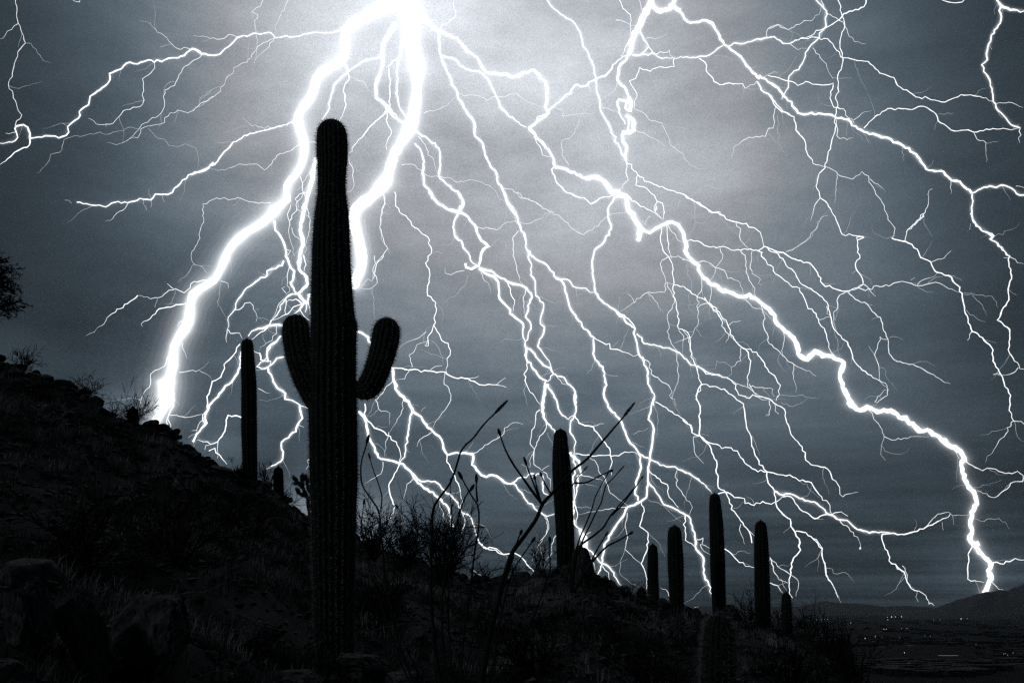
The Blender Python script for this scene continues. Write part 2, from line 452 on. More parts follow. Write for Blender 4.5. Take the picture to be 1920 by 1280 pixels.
shrub(1245, 1146, 34, 26, 23.4, 'spiky tuft between the two left saguaros of the slender row', 45, 7, 2)
shrub(1412, 1180, 78, 74, 22.5, 'twiggy scrub at the left foot of the second saguaro from the right', 46, 11, 3)
shrub(1456, 1185, 50, 50, 22, 'twiggy scrub between the last two saguaros of the slender row', 47, 8, 3)
shrub(1512, 1200, 66, 66, 20, 'open twiggy scrub just right of the smallest saguaro', 48, 9, 3)
shrub(1565, 1262, 100, 92, 14, 'dim twiggy scrub at the brink above the valley', 49, 11, 3)
shrub(1610, 1300, 90, 110, 12, 'dim scrub lowest on the brink, its twigs across the valley', 50, 11, 3)
shrub(700, 1180, 150, 110, 8.5, 'low tangled scrub right of the tallest saguaro foot', 51, 15, 3)
shrub(160, 1090, 240, 150, 8.5, 'broad dark tangle of scrub above the leaning slabs', 52, 18, 3)
shrub(330, 1060, 240, 150, 9.5, 'dark tangle of scrub left of the tallest saguaro', 53, 18, 3)
shrub(470, 1010, 160, 90, 12, 'low dark scrub on the slope beneath the slim saguaro', 54, 14, 3)
shrub(1120, 1215, 190, 70, 10, 'low scrub on the slope under the pointed boulder', 55, 15, 3)
shrub(1000, 1260, 190, 90, 7.5, 'scrub in the bottom centre below the ocotillo fork', 56, 15, 3)
shrub(1480, 1290, 170, 90, 8, 'scrub in the lower right beside the bristly young saguaro', 57, 15, 3)
shrub(1200, 1290, 170, 90, 7, 'scrub at the bottom edge left of the bristly young saguaro', 58, 14, 3)

# cholla: jointed fat branches
def cholla():
    rng = random.Random(6); Y = 19.5
    p0 = pix(580, 975, Y); root = empty('cholla', p0)
    tag(root, 'jointed cholla cactus against the glow, half hidden by the tallest saguaro', 'cactus')
    br = [[(582, 985), (580, 960), (577, 935), (568, 915), (558, 903), (549, 893)], [(577, 940), (588, 925), (592, 905), (598, 890)],
          [(568, 915), (566, 900), (567, 888)], [(575, 930), (562, 925), (556, 915)], [(582, 925), (576, 908), (577, 895)], [(592, 910), (602, 905), (606, 893)], [(580, 955), (594, 945), (602, 930)],
          [(558, 905), (551, 906)], [(566, 900), (572, 896), (574, 890)]]
    sp = MB()
    for k, q in enumerate(br):
        b = MB(); P = [pix(x, y, Y + .05 * math.sin(k * 2 + i)) - p0 for i, (x, y) in enumerate(q)]
        # bead each joint
        Q, r = [], []
        for a, c in zip(P, P[1:]):
            for u in np.linspace(0, 1, 5)[:-1]:
                Q.append(a + (c - a) * u); r.append(.028 + .022 * math.sin(math.pi * u))
        Q.append(P[-1]); r.append(.02)
        b.tube(Q, r, 7); b.build('joint_branch' if k else 'stem', M_CACTUS, root, True)
        for c, rr in zip(Q, r):
            for _ in range(26):
                d = np.array([rng.gauss(0, 1) for _ in range(3)]); d /= np.linalg.norm(d)
                s = np.cross(d, (0, 1, 0)) * .006
                sp.add([c + d * rr * .8 - s, c + d * rr * .8 + s, c + d * (rr + .035)], [(0, 1, 2)])
    sp.build('spines', M_SPINE, root)['kind'] = 'stuff'
cholla()

# tree reaching in at the left edge
def left_tree():
    rng = random.Random(9); Y = 15.0
    b0 = np.array(at_ground(-95, Y)); root = empty('palo_verde_tree', b0)
    tag(root, 'bushy tree crown reaching into the picture at the left edge', 'tree')
    t = MB(); P = [b0 - (0, 0, .2)] + [pix(x, y, Y) for x, y in ((-92, 640), (-80, 590), (-66, 545), (-52, 515))]
    P = [p - b0 for p in P]; t.tube(P, [.16, .13, .11, .09, .05], 9); t.build('trunk', M_BARK, root, True)
    tips = []
    for (x, y) in ((20, 505), (0, 495), (52, 562), (35, 548), (22, 570), (-10, 560), (14, 580), (-30, 500), (-60, 480), (-20, 590), (30, 530), (-90, 500), (-120, 540), (-130, 580)):
        l = MB(); a = P[rng.choice([2, 3, 4])]; e = pix(x - 9, y + 2, Y + rng.uniform(-.7, .7)) - b0
        m = (a + e) / 2 + np.array([rng.gauss(0, .08) for _ in range(3)]); l.tube([a, m, e], [.04, .025, .008], 5)
        l.build('limb', M_BARK, root)
        for k in range(16):
            u = rng.uniform(.35, 1); q = a + (e - a) * u + np.array([rng.gauss(0, .09) for _ in range(3)])
            tips.append((q, (e - a) / np.linalg.norm(e - a)))
    c = MB(); tw = MB()
    for q, d in tips:
        for _ in range(4):
            dd = d * .6 + np.array([rng.gauss(0, .6) for _ in range(3)]); dd /= np.linalg.norm(dd); L = rng.uniform(.08, .26)
            e = q + dd * L; tw.tube([q, (q + e) / 2 + np.array([0, 0, .01]), e], [.005, .004, .002], 3, False)
            for _ in range(11):
                o = q + (e - q) * rng.uniform(.2, 1.05); ld = dd + np.array([rng.gauss(0, .7) for _ in range(3)]); ld /= np.linalg.norm(ld)
                s = np.cross(ld, (rng.gauss(0, 1), 1, rng.gauss(0, 1))); s /= np.linalg.norm(s) + 1e-6
                c.add([o, o + ld * .03 + s * .007, o + ld * .06, o + ld * .03 - s * .007], [(0, 1, 2, 3)])
    tw.build('twigs', M_TWIG, root)['kind'] = 'stuff'
    c.build('foliage', M_LEAF, root)['kind'] = 'stuff'
left_tree()

# ocotillos: long thorned wands with bud spikes at their tips
def ocotillo(label, stems, Y, foot, seed):
    rng = random.Random(seed)
    f0 = np.array([*pix(foot[0], foot[1], Y)]); f0[2] = zt(f0[0], f0[1])
    root = empty('ocotillo', f0); tag(root, label, 'ocotillo')
    for w0, w1, y1, bud, pts in stems:
        n = len(pts); P = []
        for i, (x, y) in enumerate(pts):
            u = i / (n - 1); P.append(pix(x, y, Y + (y1 - Y) * (1 - u)) - f0)
        P = P[::-1]                                     # foot to tip
        b = MB(); Q = []
        for a, c in zip(P, P[1:]):
            k = max(2, int(np.linalg.norm(c - a) / .035))
            for u in np.linspace(0, 1, k, endpoint=False): Q.append(a + (c - a) * u)
        Q.append(P[-1]); Q = np.array(Q)
        m = len(Q); 
        kk = np.ones(3) / 3
        for ax in range(3): Q[1:-1, ax] = np.convolve(Q[:, ax], kk, 'valid')
        R = 1.08 * np.linspace(w1, w0, m) / 2 * mpp(Y) * np.array([1 + .14 * noise.noise(Vector((i * .5, seed, w0 * 7))) for i in range(m)])
        Q += np.array([[.006 * noise.noise(Vector((i * .17, seed + ax * 9, w1 + n))) for ax in range(3)] for i in range(m)])
        b.tube(Q, R, 7)
        for i in range(2, m - 1):                        # thorns
            for _ in range(2):
                a = rng.uniform(0, 6.28); d = np.array([math.cos(a), .4 * math.sin(a), rng.uniform(-.1, .5)]); d /= np.linalg.norm(d)
                T = Q[i + 1] - Q[i - 1]; T /= np.linalg.norm(T); d = d - T * np.dot(d, T) * .7
                d /= np.linalg.norm(d); s = T * .0022; c = Q[i] + T * rng.uniform(-.015, .015)
                b.add([c - s, c + s, c + d * (R[i] + rng.uniform(.008, .018))], [(0, 1, 2)])
        st = b.build('wand', M_WAND, root, True)
        if bud:
            h = MB(); T = Q[-1] - Q[-4]; T /= np.linalg.norm(T)
            L = bud * mpp(Y); o = Q[-1] - T * L * .75
            for k in range(46):
                u = k / 46; c = o + T * L * u; a = k * 2.4; rr = R[-1] * (1 + 2.3 * math.sin(math.pi * min(1, u * .95 + .08)) ** 1.1 * (1 - .55 * u))
                x = np.cross(T, (0, 0.3, 1)); x /= np.linalg.norm(x); y_ = np.cross(T, x)
                d = x * math.cos(a) + y_ * math.sin(a); e = c + d * rr + T * .014
                h.tube([c, (c + e) / 2 + d * .002, e], [.0035, .0032, .0008], 4, False)
            h.build('flower_spike', M_BUD, st)
    return root
ocotillo('ocotillo with tall thorny wands rising left of the fork, its longest wand leaning right', [
    (2.4, 7, 5.3, 30, [(945, 757), (928, 775), (903, 798), (885, 825), (866, 838), (857, 872), (845, 905), (818, 940), (811, 955), (809, 1010), (807, 1100), (813, 1200), (835, 1320), (850, 1420)]),
    (2.4, 5, 5.9, 18, [(690, 820), (685, 840), (676, 868), (677, 907), (695, 935), (711, 958), (716, 1000), (722, 1090), (745, 1200), (790, 1320), (835, 1420)]),
    (1.4, 2.5, 6.1, 22, [(691, 853), (698, 874), (708, 900), (716, 930), (715, 958)]),
    (2.2, 5, 5.5, 14, [(862, 889), (872, 908), (888, 936), (897, 945), (898, 985), (890, 1040), (882, 1100), (870, 1180), (862, 1300), (860, 1420)]),
    (2.0, 3.5, 5.6, 14, [(893, 895), (892, 915), (895, 940)]),
    (2.4, 4.5, 5.7, 12, [(886, 913), (872, 930), (863, 958), (850, 1000), (838, 1040), (828, 1120), (830, 1220), (845, 1330), (852, 1420)]),
    (1.6, 3, 6.3, 10, [(744, 948), (775, 985), (800, 1020), (822, 1060), (836, 1120), (845, 1220), (852, 1420)]),
    (1.6, 3, 6.0, 10, [(683, 940), (676, 985), (690, 1060), (720, 1150), (760, 1260), (830, 1420)]),
    (1.2, 2.4, 5.2, 0, [(905, 1120), (893, 1160), (880, 1220), (866, 1300), (856, 1420)]),
    (1.2, 2.4, 6.4, 0, [(770, 1075), (792, 1130), (815, 1200), (838, 1300), (852, 1420)]),
    (1.2, 2.2, 6.2, 0, [(924, 1098), (912, 1150), (890, 1230), (868, 1330), (856, 1420)]),
    (1.2, 2.2, 5.0, 0, [(720, 1110), (742, 1170), (778, 1250), (820, 1340), (850, 1420)]),
    (1.1, 2.2, 5.9, 0, [(868, 1010), (862, 1070), (864, 1150), (860, 1260), (856, 1420)]),
    (1.4, 3, 5.8, 8, [(845, 900), (843, 930), (848, 955), (846, 1020), (840, 1110), (846, 1250), (855, 1420)])],
    5.6, (856, 1420), 71)
ocotillo('thick forked ocotillo leaning right in front of the saguaro column', [
    (2.6, 12, 6.2, 34, [(1184, 762), (1165, 787), (1147, 807), (1125, 832), (1102, 860), (1072, 882), (1050, 908), (1030, 930), (1017, 943), (1008, 970), (985, 1002), (960, 1034), (944, 1085), (925, 1160), (905, 1260), (890, 1420)]),
    (2.2, 5, 6.0, 12, [(936, 808), (945, 838), (960, 868), (985, 902), (1003, 927), (1016, 944)]),
    (2.0, 3.5, 6.0, 14, [(984, 862), (991, 885), (1001, 910), (1012, 940)]),
    (2.0, 3.5, 6.1, 10, [(1002, 893), (1008, 920), (1015, 943)]),
    (2.0, 3.5, 6.2, 12, [(1014, 888), (1022, 908), (1033, 925)]),
    (2.0, 3.5, 5.9, 10, [(1000, 1010), (983, 1036), (966, 1060), (950, 1100), (935, 1180), (900, 1400)]),
    (2.0, 3.0, 5.9, 8, [(977, 998), (968, 1020), (962, 1042), (945, 1100)]),
    (2.0, 3.5, 6.2, 10, [(1030, 1010), (1028, 1035), (1034, 1060), (1010, 1130), (960, 1260), (900, 1400)]),
    (2.0, 3.5, 6.4, 8, [(1146, 882), (1118, 895), (1098, 905), (1078, 905)])],
    6.0, (892, 1430), 72)
ocotillo('small ocotillo fanning from the rocks at the right foot of the saguaro column', [
    (1.7, 3.5, 15.5, 18, [(1168, 875), (1148, 898), (1136, 908), (1128, 940), (1112, 972), (1098, 1000), (1080, 1040), (1072, 1110)]),
    (1.6, 3.5, 15.2, 14, [(1141, 884), (1130, 905), (1116, 930), (1108, 960), (1090, 1000), (1074, 1050), (1072, 1110)]),
    (1.8, 5, 15.0, 20, [(1187, 917), (1160, 948), (1144, 967), (1132, 988), (1113, 1004), (1090, 1020), (1076, 1050), (1072, 1110)]),
    (1.6, 3, 15.6, 10, [(1205, 893), (1190, 915), (1165, 948), (1148, 965)]),
    (2.4, 4.5, 14.8, 8, [(1185, 998), (1163, 1011), (1138, 1023), (1116, 1046), (1095, 1075), (1075, 1110)]),
    (1.8, 4, 15.1, 10, [(1139, 998), (1125, 1020), (1112, 1045), (1092, 1080), (1074, 1110)]),
    (1.6, 3.5, 15.4, 12, [(1100, 876), (1084, 892), (1070, 915), (1068, 1000), (1070, 1110)])],
    15.0, (1072, 1125), 73)

# ---------------------------------------------------------------- rocks
def rock_mesh(seed, sub=3, flat=.7, rough=.35, name='rock'):
    import bmesh
    bm = bmesh.new(); bmesh.ops.create_icosphere(bm, subdivisions=sub, radius=1)
    rng = random.Random(seed); planes = []
    for _ in range(15):
        d = Vector((rng.gauss(0, 1), rng.gauss(0, 1), rng.gauss(0, 1))).normalized(); planes.append((d, rng.uniform(.45, .85)))
    for v in bm.verts:
        p = v.co.copy()
        for d, k in planes:
            h = p.dot(d)
            if h > k: p -= d * (h - k)
        p *= 1 + rough * .16 * noise.fractal(v.co * 1.7 + Vector((seed, 0, 0)), 1, 2, 4)
        if sub > 3:                                     # cracks, chips and pitted faces
            q = v.co * 2.6 + Vector((seed, 3, 1)); c = abs(noise.noise(q))
            p *= 1 - .10 * max(0, 1 - c * 9) + .045 * noise.fractal(v.co * 7, .9, 2.1, 5)
        p.z *= flat; v.co = p
    me = bpy.data.meshes.new(name); bm.to_mesh(me); bm.free(); me.materials.append(M_ROCK)
    me.polygons.foreach_set('use_smooth', [False] * len(me.polygons)); return me
ROCKS = [rock_mesh(i, 3 if i < 6 else 2, random.Random(i).uniform(.6, .95)) for i in range(12)]
BIG = [rock_mesh(100 + i, 5, .8, .55, 'big_rock') for i in range(6)]
def boulder(label, px, py, w, h, Y, me, rz=0.3, tilt=(0, 0), group=None, dy=None):
    o = bpy.data.objects.new('boulder', me); COL.objects.link(o)
    g_ = hit(px, py + h * .42); g_ = g_ if Y < 17 else pix(px, py, Y) - (0, 0, h * .42 * mpp(Y))
    Y = g_[1]; k = mpp(Y)
    o.location = (g_[0], g_[1], g_[2] + h * .30 * k)
    o.scale = (w / 2 * k * 1.12, (dy or w) / 2 * k, h / 2 * k * 1.25)
    o.rotation_euler = (tilt[0], tilt[1], rz if abs(w - h) < 5 else 0.0)
    tag(o, label, 'boulder', group); return o
boulder('pointed standing boulder at the foot of the saguaro column', 1088, 1066, 54, 110, 20.5, BIG[0], .4, (0, .1))
boulder('broad rock leaning on the right of the pointed boulder', 1128, 1098, 90, 60, 20.8, BIG[1], 0, (0, .35))
boulder('rounded boulder on the ridge left of the saguaro column', 978, 1086, 34, 32, 21.8, BIG[2])
boulder('wide lumpy boulder on the ridge between the round one and the saguaro column', 1030, 1092, 74, 52, 21.5, BIG[3])
boulder('blocky boulder on the ridge crest right of the dense scrub', 934, 1086, 46, 34, 22, BIG[4])
boulder('round boulder at the foot of the tallest saguaro of the slender row', 1370, 1150, 40, 38, 23.6, BIG[2])
boulder('low boulder beside the bulging saguaro of the slender row', 1298, 1153, 44, 32, 23.4, BIG[5])
boulder('slanted flake of rock against the left side of the pointed boulder', 1062, 1076, 40, 60, 20.8, BIG[5], .9, (0, .5))
boulder('squat angular rock on the ridge just left of the slanted flake', 1005, 1090, 40, 34, 21.6, BIG[0], 1.2, (.2, .3))
boulder('angular rock at the right end of the pointed boulder pile', 1162, 1112, 44, 40, 21.4, BIG[3], .5, (.2, .5))
boulder('cracked boulder below the pointed one on the slope', 1150, 1135, 80, 50, 19.5, BIG[4], 0, (0, .3))
boulder('flat boulder under the barrel cactus', 1195, 1125, 60, 34, 22, BIG[3], 0, (0, .2))
boulder('square-edged rock jutting from the crest under the second shrub', 172, 756, 46, 38, 18.0, BIG[5], 0, (0, .15))
boulder('overhanging rock on the crest where the thick left lightning lands', 302, 814, 52, 30, 18.8, BIG[1], 0, (0, .25))
boulder('rounded rock on the crest right of the overhanging one', 352, 846, 44, 34, 19, BIG[0], 0, (0, .4))
boulder('small crest rock just left of the slim bare saguaro', 400, 876, 38, 26, 19.4, BIG[2], 0, (0, .3))
boulder('big dark outcrop on the crest between the knee-high stub and the tallest saguaro', 520, 968, 104, 84, 19.6, BIG[3], 0, (0, .6))
boulder('dark crest block at the far left edge', 4, 688, 40, 34, 17.7, BIG[4])
boulder('large slab leaning right in the bottom left corner, second from the edge', 150, 1190, 84, 190, 5.2, BIG[5], 0, (.1, -.35))
boulder('tall leaning slab at the left edge of the foreground', 40, 1170, 110, 200, 5.0, BIG[4], 0, (.1, -.3))
boulder('largest sloping slab in the lower left foreground', 270, 1190, 170, 210, 5.4, BIG[1], 0, (.15, .45))
boulder('pale rounded boulder half cut by the bottom left corner', 20, 1275, 110, 60, 4.2, BIG[2], 0, (0, .2))
boulder('wedge-shaped rock left of the tallest saguaro foot', 478, 1196, 66, 60, 7.2, BIG[0], 0, (0, .4))
boulder('broad rock behind the wedge-shaped one, left of the tallest saguaro foot', 480, 1176, 110, 54, 8.2, BIG[3], 0, (0, .3))
boulder('dim boulder at the right foot of the tallest saguaro', 690, 1255, 120, 70, 7.5, BIG[5], 0, (0, .2))
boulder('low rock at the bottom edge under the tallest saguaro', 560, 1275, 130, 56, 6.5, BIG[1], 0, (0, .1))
boulder('low rock at the bottom edge left of the ocotillo foot', 770, 1300, 110, 60, 6.0, BIG[2], 0, (0, .1))
boulder('half-buried rock near the bristly young saguaro', 1250, 1250, 70, 34, 9, BIG[3], 0, (0, .2))

def crest_rocks():
    rng = random.Random(70)
    for k in range(46):
        px = rng.uniform(-20, 585) if k < 30 else rng.uniform(880, 1330)
        if 215 < px < 275 or 500 < px < 560 or 275 < px < 420 and rng.random() < .6: continue
        yr, _z = ridge(float(ray(px, 900)[0] / ray(px, 900)[1])); py = np.interp(px, [r[0] for r in RIDGE], [r[1] for r in RIDGE]); c = pix(px, py, yr)
        o = bpy.data.objects.new('crest_rock', rng.choice(ROCKS[:6])); COL.objects.link(o); s = rng.uniform(.10, .27)
        o.location = (c[0], c[1], zt(c[0], c[1]) - s * .05); o.scale = (s * rng.uniform(.9, 1.6), s, s * rng.uniform(.5, 1.2))
        o.rotation_euler = (rng.gauss(0, .4), rng.gauss(0, .5), rng.uniform(0, 6.28))
        tag(o, 'jagged dark rock breaking the outline of the hill crest', 'rock', 'jagged rocks along the hill crest')
crest_rocks()
def scatter_rocks():
    rng = random.Random(77); k = 0
    while k < 200:
        t = rng.uniform(-.75, .40); yr, _ = ridge(t)
        Y = rng.uniform(4.0, yr + .4) if k > 130 else yr - abs(rng.gauss(0, .5))
        if Y < 3.5: continue
        X = t * Y
        if abs(X - pix(625, 1200, 10)[0]) < .5 and abs(Y - 10) < .5: continue
        s = rng.uniform(.07, .30) * (1.15 if rng.random() < .15 else .8)
        o = bpy.data.objects.new('rock', rng.choice(ROCKS)); COL.objects.link(o)
        o.location = (X, Y, zt(X, Y) + s * .12)
        o.scale = (s * rng.uniform(.8, 1.4), s, s * rng.uniform(.5, .95)); o.rotation_euler = (rng.gauss(0, .25), rng.gauss(0, .25), rng.uniform(0, 6.28))
        tag(o, 'dark weathered rock lying loose on the rubbly hillside', 'rock', 'loose rocks strewn over the hillside'); k += 1
scatter_rocks()
def rubble():
    rng = random.Random(78); b = MB()
    me = ROCKS[9]; v0 = np.array([v.co[:] for v in me.vertices]); 
    ico = [((0, 0, 1), (.9, 0, .3), (.2, .85, .35), (-.8, .4, .2), (-.6, -.7, .3), (.3, -.9, .2), (0, 0, -.6))]
    base = np.array(ico[0]); F = [(0, 1, 2), (0, 2, 3), (0, 3, 4), (0, 4, 5), (0, 5, 1), (6, 2, 1), (6, 3, 2), (6, 4, 3), (6, 5, 4), (6, 1, 5)]
    for _ in range(5200):
        t = rng.uniform(-.8, .42); yr, _z = ridge(t); Y = 2.6 + (yr - 2.2) * rng.random() ** .8; X = t * Y
        s = rng.uniform(.015, .07) * (.6 + Y / 18); a = rng.uniform(0, 6.28); c, s_ = math.cos(a), math.sin(a)
        R = np.array([[c, -s_, 0], [s_, c, 0], [0, 0, rng.uniform(.5, 1)]])
        v = (base + np.array([[rng.gauss(0, .12) for _ in range(3)] for _ in range(7)])) @ R.T * s + (X, Y, zt(X, Y))
        b.add(v, F)
    tag(b.build('gravel', M_ROCK), 'small stones and rubble covering the dark slope', 'gravel', kind='stuff')
rubble()

def grass():
    rng = random.Random(79); b = MB()
    V, F = [], []; n = 0
    def blade(X, Y, z, L, lean, w):
        nonlocal n
        a = rng.uniform(0, 6.28); dx, dy = math.cos(a) * lean * L, math.sin(a) * lean * L
        sx_, sy_ = -math.sin(a) * w, math.cos(a) * w
        V.extend([(X - sx_, Y - sy_, z - .02), (X + sx_, Y + sy_, z - .02), (X + dx * .45 + sx_ * .6, Y + dy * .45, z + L * .6), (X + dx * .45 - sx_ * .6, Y + dy * .45, z + L * .6), (X + dx, Y + dy, z + L * (1 - .4 * lean))])
        F.extend([(n, n + 1, n + 2, n + 3), (n + 3, n + 2, n + 4)]); n += 5
    k = 0
    while k < 3000:
        t = rng.uniform(-.8, .42); yr, _z = ridge(t); Y = 3.2 + (yr - 3.6) * rng.random() ** .9; X = t * Y
        if noise.noise(Vector((X * .55, Y * .55, 4))) < -.05 and rng.random() < .85: continue
        h = rng.uniform(.10, .30)
        for _ in range(rng.randint(10, 22)):
            x, y = X + rng.gauss(0, .06), Y + rng.gauss(0, .06); blade(x, y, zt(x, y), h * rng.uniform(.5, 1.2), rng.uniform(.1, .9), .0022 + .0004 * Y)
        k += 1
    b.add(V, F); tag(b.build('dry_grass', M_STRAW), 'tufts of pale dry grass scattered over the dark hillside', 'grass', kind='stuff')
grass()
def stalks():
    rng = random.Random(80); b = MB()
    for _ in range(420):
        t = rng.uniform(-.7, .40); yr, _z = ridge(t); Y = 3.6 + (yr - 5) * rng.random(); X = t * Y; z = zt(X, Y)
        a = rng.uniform(0, 6.28); L = rng.uniform(.3, 1.1); up = rng.uniform(.25, .9); P = []
        for u in np.linspace(0, 1, 8):
            P.append((X + math.cos(a) * L * u * (1 - .2 * u) + rng.gauss(0, .01), Y + math.sin(a) * L * u, z + up * L * (u - .55 * u * u) + rng.gauss(0, .008)))
        b.tube(P, np.linspace(.0035, .0015, 8) * (.6 + Y / 14), 3, False)
    tag(b.build('dry_stalks', M_STRAW), 'long curved dead stalks arching out of the dark scrub', 'stalks', kind='stuff')
stalks()

# ---------------------------------------------------------------- valley: lights, houses
def town():
    rng = random.Random(81); zf = -60.0
    def on_valley(px, py):
        r = ray(px, py); k = zf / r[2]; return r * k
    M_L = emit('lamp_glow', (1, .97, .92), 4.5, False); M_L2 = emit('lamp_glow_dim', (.85, .95, 1.0), 1.6, False)
    M_POST = mat('lamp_post', (.1, .1, .1), .6)
    spots = [(1672, 1157.5, 2.6, 'brightest lamp of the cluster at the valley centre'), (1679, 1157.5, 1.8, ''), (1690.5, 1157, 2.3, ''), (1664, 1158, 1.5, ''), (1665, 1163.5, 1.6, 'single lamp just under the bright valley cluster'),
             (1697, 1158, .9, ''), (1802.5, 1161.5, 2.2, 'brightest lamp on the right side of the valley'), (1825, 1157, 2.0, ''), (1821, 1160, 1.0, ''), (1814, 1161, 1.0, ''), (1595.5, 1170, 1.3, ''),
             (1551.5, 1163, 1.6, ''), (1546, 1163.5, 1.0, ''), (1541, 1163.5, 1.0, ''), (1658, 1183, 1.6, ''), (1662.5, 1183, 1.5, ''), (1642, 1198.5, 1.5, ''), (1623, 1202, 1.8, ''), (1697, 1232, 2.0, 'lone lamp nearest the viewer in the valley'),
             (1739.5, 1149.5, 1.1, ''), (1666, 1149, 1.1, ''), (1757, 1148.5, .9, ''), (1783, 1142, .9, ''), (1788, 1141.5, .8, ''), (1775, 1142, .8, ''), (1890, 1138.2, 1.0, ''), (1884, 1138.4, 1.0, ''), (1894, 1138.2, .9, ''), (1880, 1138.6, .8, ''),
             (1864, 1139, .7, ''), (1710, 1145, .7, ''), (1720, 1144.4, .7, ''), (1887, 1234, 1.1, ''), (1891, 1237, 1.1, ''), (1901, 1232.5, 1.0, ''), (1883, 1234.5, .9, ''), (1539, 1220.5, 1.2, ''), (1531, 1163.5, .8, ''), (1700, 1181, .8, ''),
             (1702, 1180.6, .8, ''), (1691, 1181.5, .8, ''), (1751, 1165, .9, ''), (1763, 1164, .8, ''), (1831, 1215, .8, ''), (1706, 1254, .8, ''), (1688, 1200, .8, ''), (1655, 1199.5, .9, ''), (1735, 1197, .9, ''), (1745, 1197, .9, '')]
    for (x, y, d, lab) in spots:
        p = on_valley(x, y); R = d / 2 * mpp(p[1]) * .52
        root = empty('street_lamp', (p[0], p[1], zf)); b = MB()
        h = max(6.0, R * 2)
        tag(root, lab or 'small lit lamp among the scattered lights of the valley', 'lamp', None if lab else 'scattered town lamps in the valley')
        b.tube([(0, 0, 0), (0, 0, h)], [R * .12, R * .08], 5); b.build('post', M_POST, root)
        g = MB(); g.tube([(0, 0, h - R), (0, 0, h - R * .5), (0, 0, h), (0, 0, h + R * .5), (0, 0, h + R)], [R * .1, R * .85, R, R * .85, R * .1], 8)
        g.build('globe', M_L if d > 1.25 else M_L2, root)
    # low houses, too many and too dim to tell apart
    b = MB(); box = [(0, 1, 2, 3), (4, 7, 6, 5), (0, 4, 5, 1), (1, 5, 6, 2), (2, 6, 7, 3), (3, 7, 4, 0)]
    gb = MB()
    for _ in range(1500):
        py = 1143 + 150 * rng.random() ** 1.7; px = rng.uniform(1480, 2050); c = on_valley(px, py); k = mpp(c[1])
        w = rng.uniform(8, 30) + k; dpt = rng.uniform(8, 20) + k; h = rng.uniform(3, 6)
        if noise.noise(Vector((c[0] * .004, c[1] * .002, 2))) < -.02: continue
        x0, x1, y0, y1 = c[0] - w / 2, c[0] + w / 2, c[1] - dpt / 2, c[1] + dpt / 2
        b.add([(x0, y0, zf), (x1, y0, zf), (x1, y1, zf), (x0, y1, zf), (x0, y0, zf + h), (x1, y0, zf + h), (x1, y1, zf + h), (x0, y1, zf + h)], box)
    M_H = mat('pale_roofs', (.002, .0022, .0025), .8, (.10, .108, .115), .02, 0, .2, (.52, .78))
    tag(b.build('distant_houses', M_H), 'low roofs of the far town spread over the dark valley', 'houses', kind='stuff')
    # pond glints imitated by added emission: flat sheets a little above the ground
    for (x0, x1, y, lab) in ((1757, 1800, 1228.5, 'brightest long glowing strip across the lower valley'), (1772, 1815, 1237, 'short dim glowing strip just below the brightest long one'), (1738, 1760, 1188.5, 'narrow dim glowing strip in mid valley'),
                        (1700, 1716, 1209.5, 'small dim glowing patch left of mid valley'), (1646, 1660, 1212, 'small dim glowing patch beneath the paired lamps'), (1640, 1662, 1183.5, 'glowing strip beside the paired lamps')):
        a, c = on_valley(x0, y), on_valley(x1, y); m = (a + c) / 2; k = mpp(m[1]) / .0875 * .55
        o = MB(); n = 14; hw = (c[0] - a[0]) / 2 * .85
        v = [(hw * math.cos(q) * (1 + .1 * math.sin(3 * q)), k * .9 * math.sin(q) * (1 + .2 * math.cos(2 * q)), .5) for q in np.linspace(0, 2 * math.pi, n, endpoint=False)]
        v += [(p_[0], p_[1], 0) for p_ in v]
        o.add(v, [tuple(range(n))] + [(i, i + n, (i + 1) % n + n, (i + 1) % n) for i in range(n)])
        ob = o.build('glint_strip', emit('glint_emission', (.8, .92, 1.0), .11 if 'brightest' in lab else .035, False)); ob.location = (m[0], m[1], zf + .02); tag(ob, lab, 'glint')
town()

# ---------------------------------------------------------------- lightning
M_B3 = emit('lightning_core', (.97, .99, 1.0), 1.7)
M_B2 = emit('lightning_strand', (.95, .98, 1.0), 1.25, False)
M_B1 = emit('lightning_filament', (.92, .97, 1.0), .78, False)
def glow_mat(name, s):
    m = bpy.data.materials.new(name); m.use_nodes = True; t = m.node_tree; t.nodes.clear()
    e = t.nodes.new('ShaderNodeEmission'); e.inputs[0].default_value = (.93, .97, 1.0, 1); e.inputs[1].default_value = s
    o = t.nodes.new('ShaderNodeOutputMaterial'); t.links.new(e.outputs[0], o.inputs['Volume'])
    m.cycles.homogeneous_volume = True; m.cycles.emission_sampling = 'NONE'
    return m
GLOW = {}
def crooked(pts, rng, w):
    """the traced course with finer crookedness between the traced points"""
    out = [pts[0]]
    for (x0, y0), (x1, y1) in zip(pts, pts[1:]):
        L = math.hypot(x1 - x0, y1 - y0)
        if L < .5: continue
        n = max(1, int(L / 5.5)); nx, ny = -(y1 - y0) / L, (x1 - x0) / L
        amp = min(1.5, L * .09) * (1.0 if w < 8 else .9)
        for i in range(1, n + 1):
            u = i / n; o = rng.gauss(0, amp) * (math.sin(math.pi * u) * .6 + .35) if i < n else rng.gauss(0, .25)
            out.append((x0 + (x1 - x0) * u + nx * o, y0 + (y1 - y0) * u + ny * o))
    return out
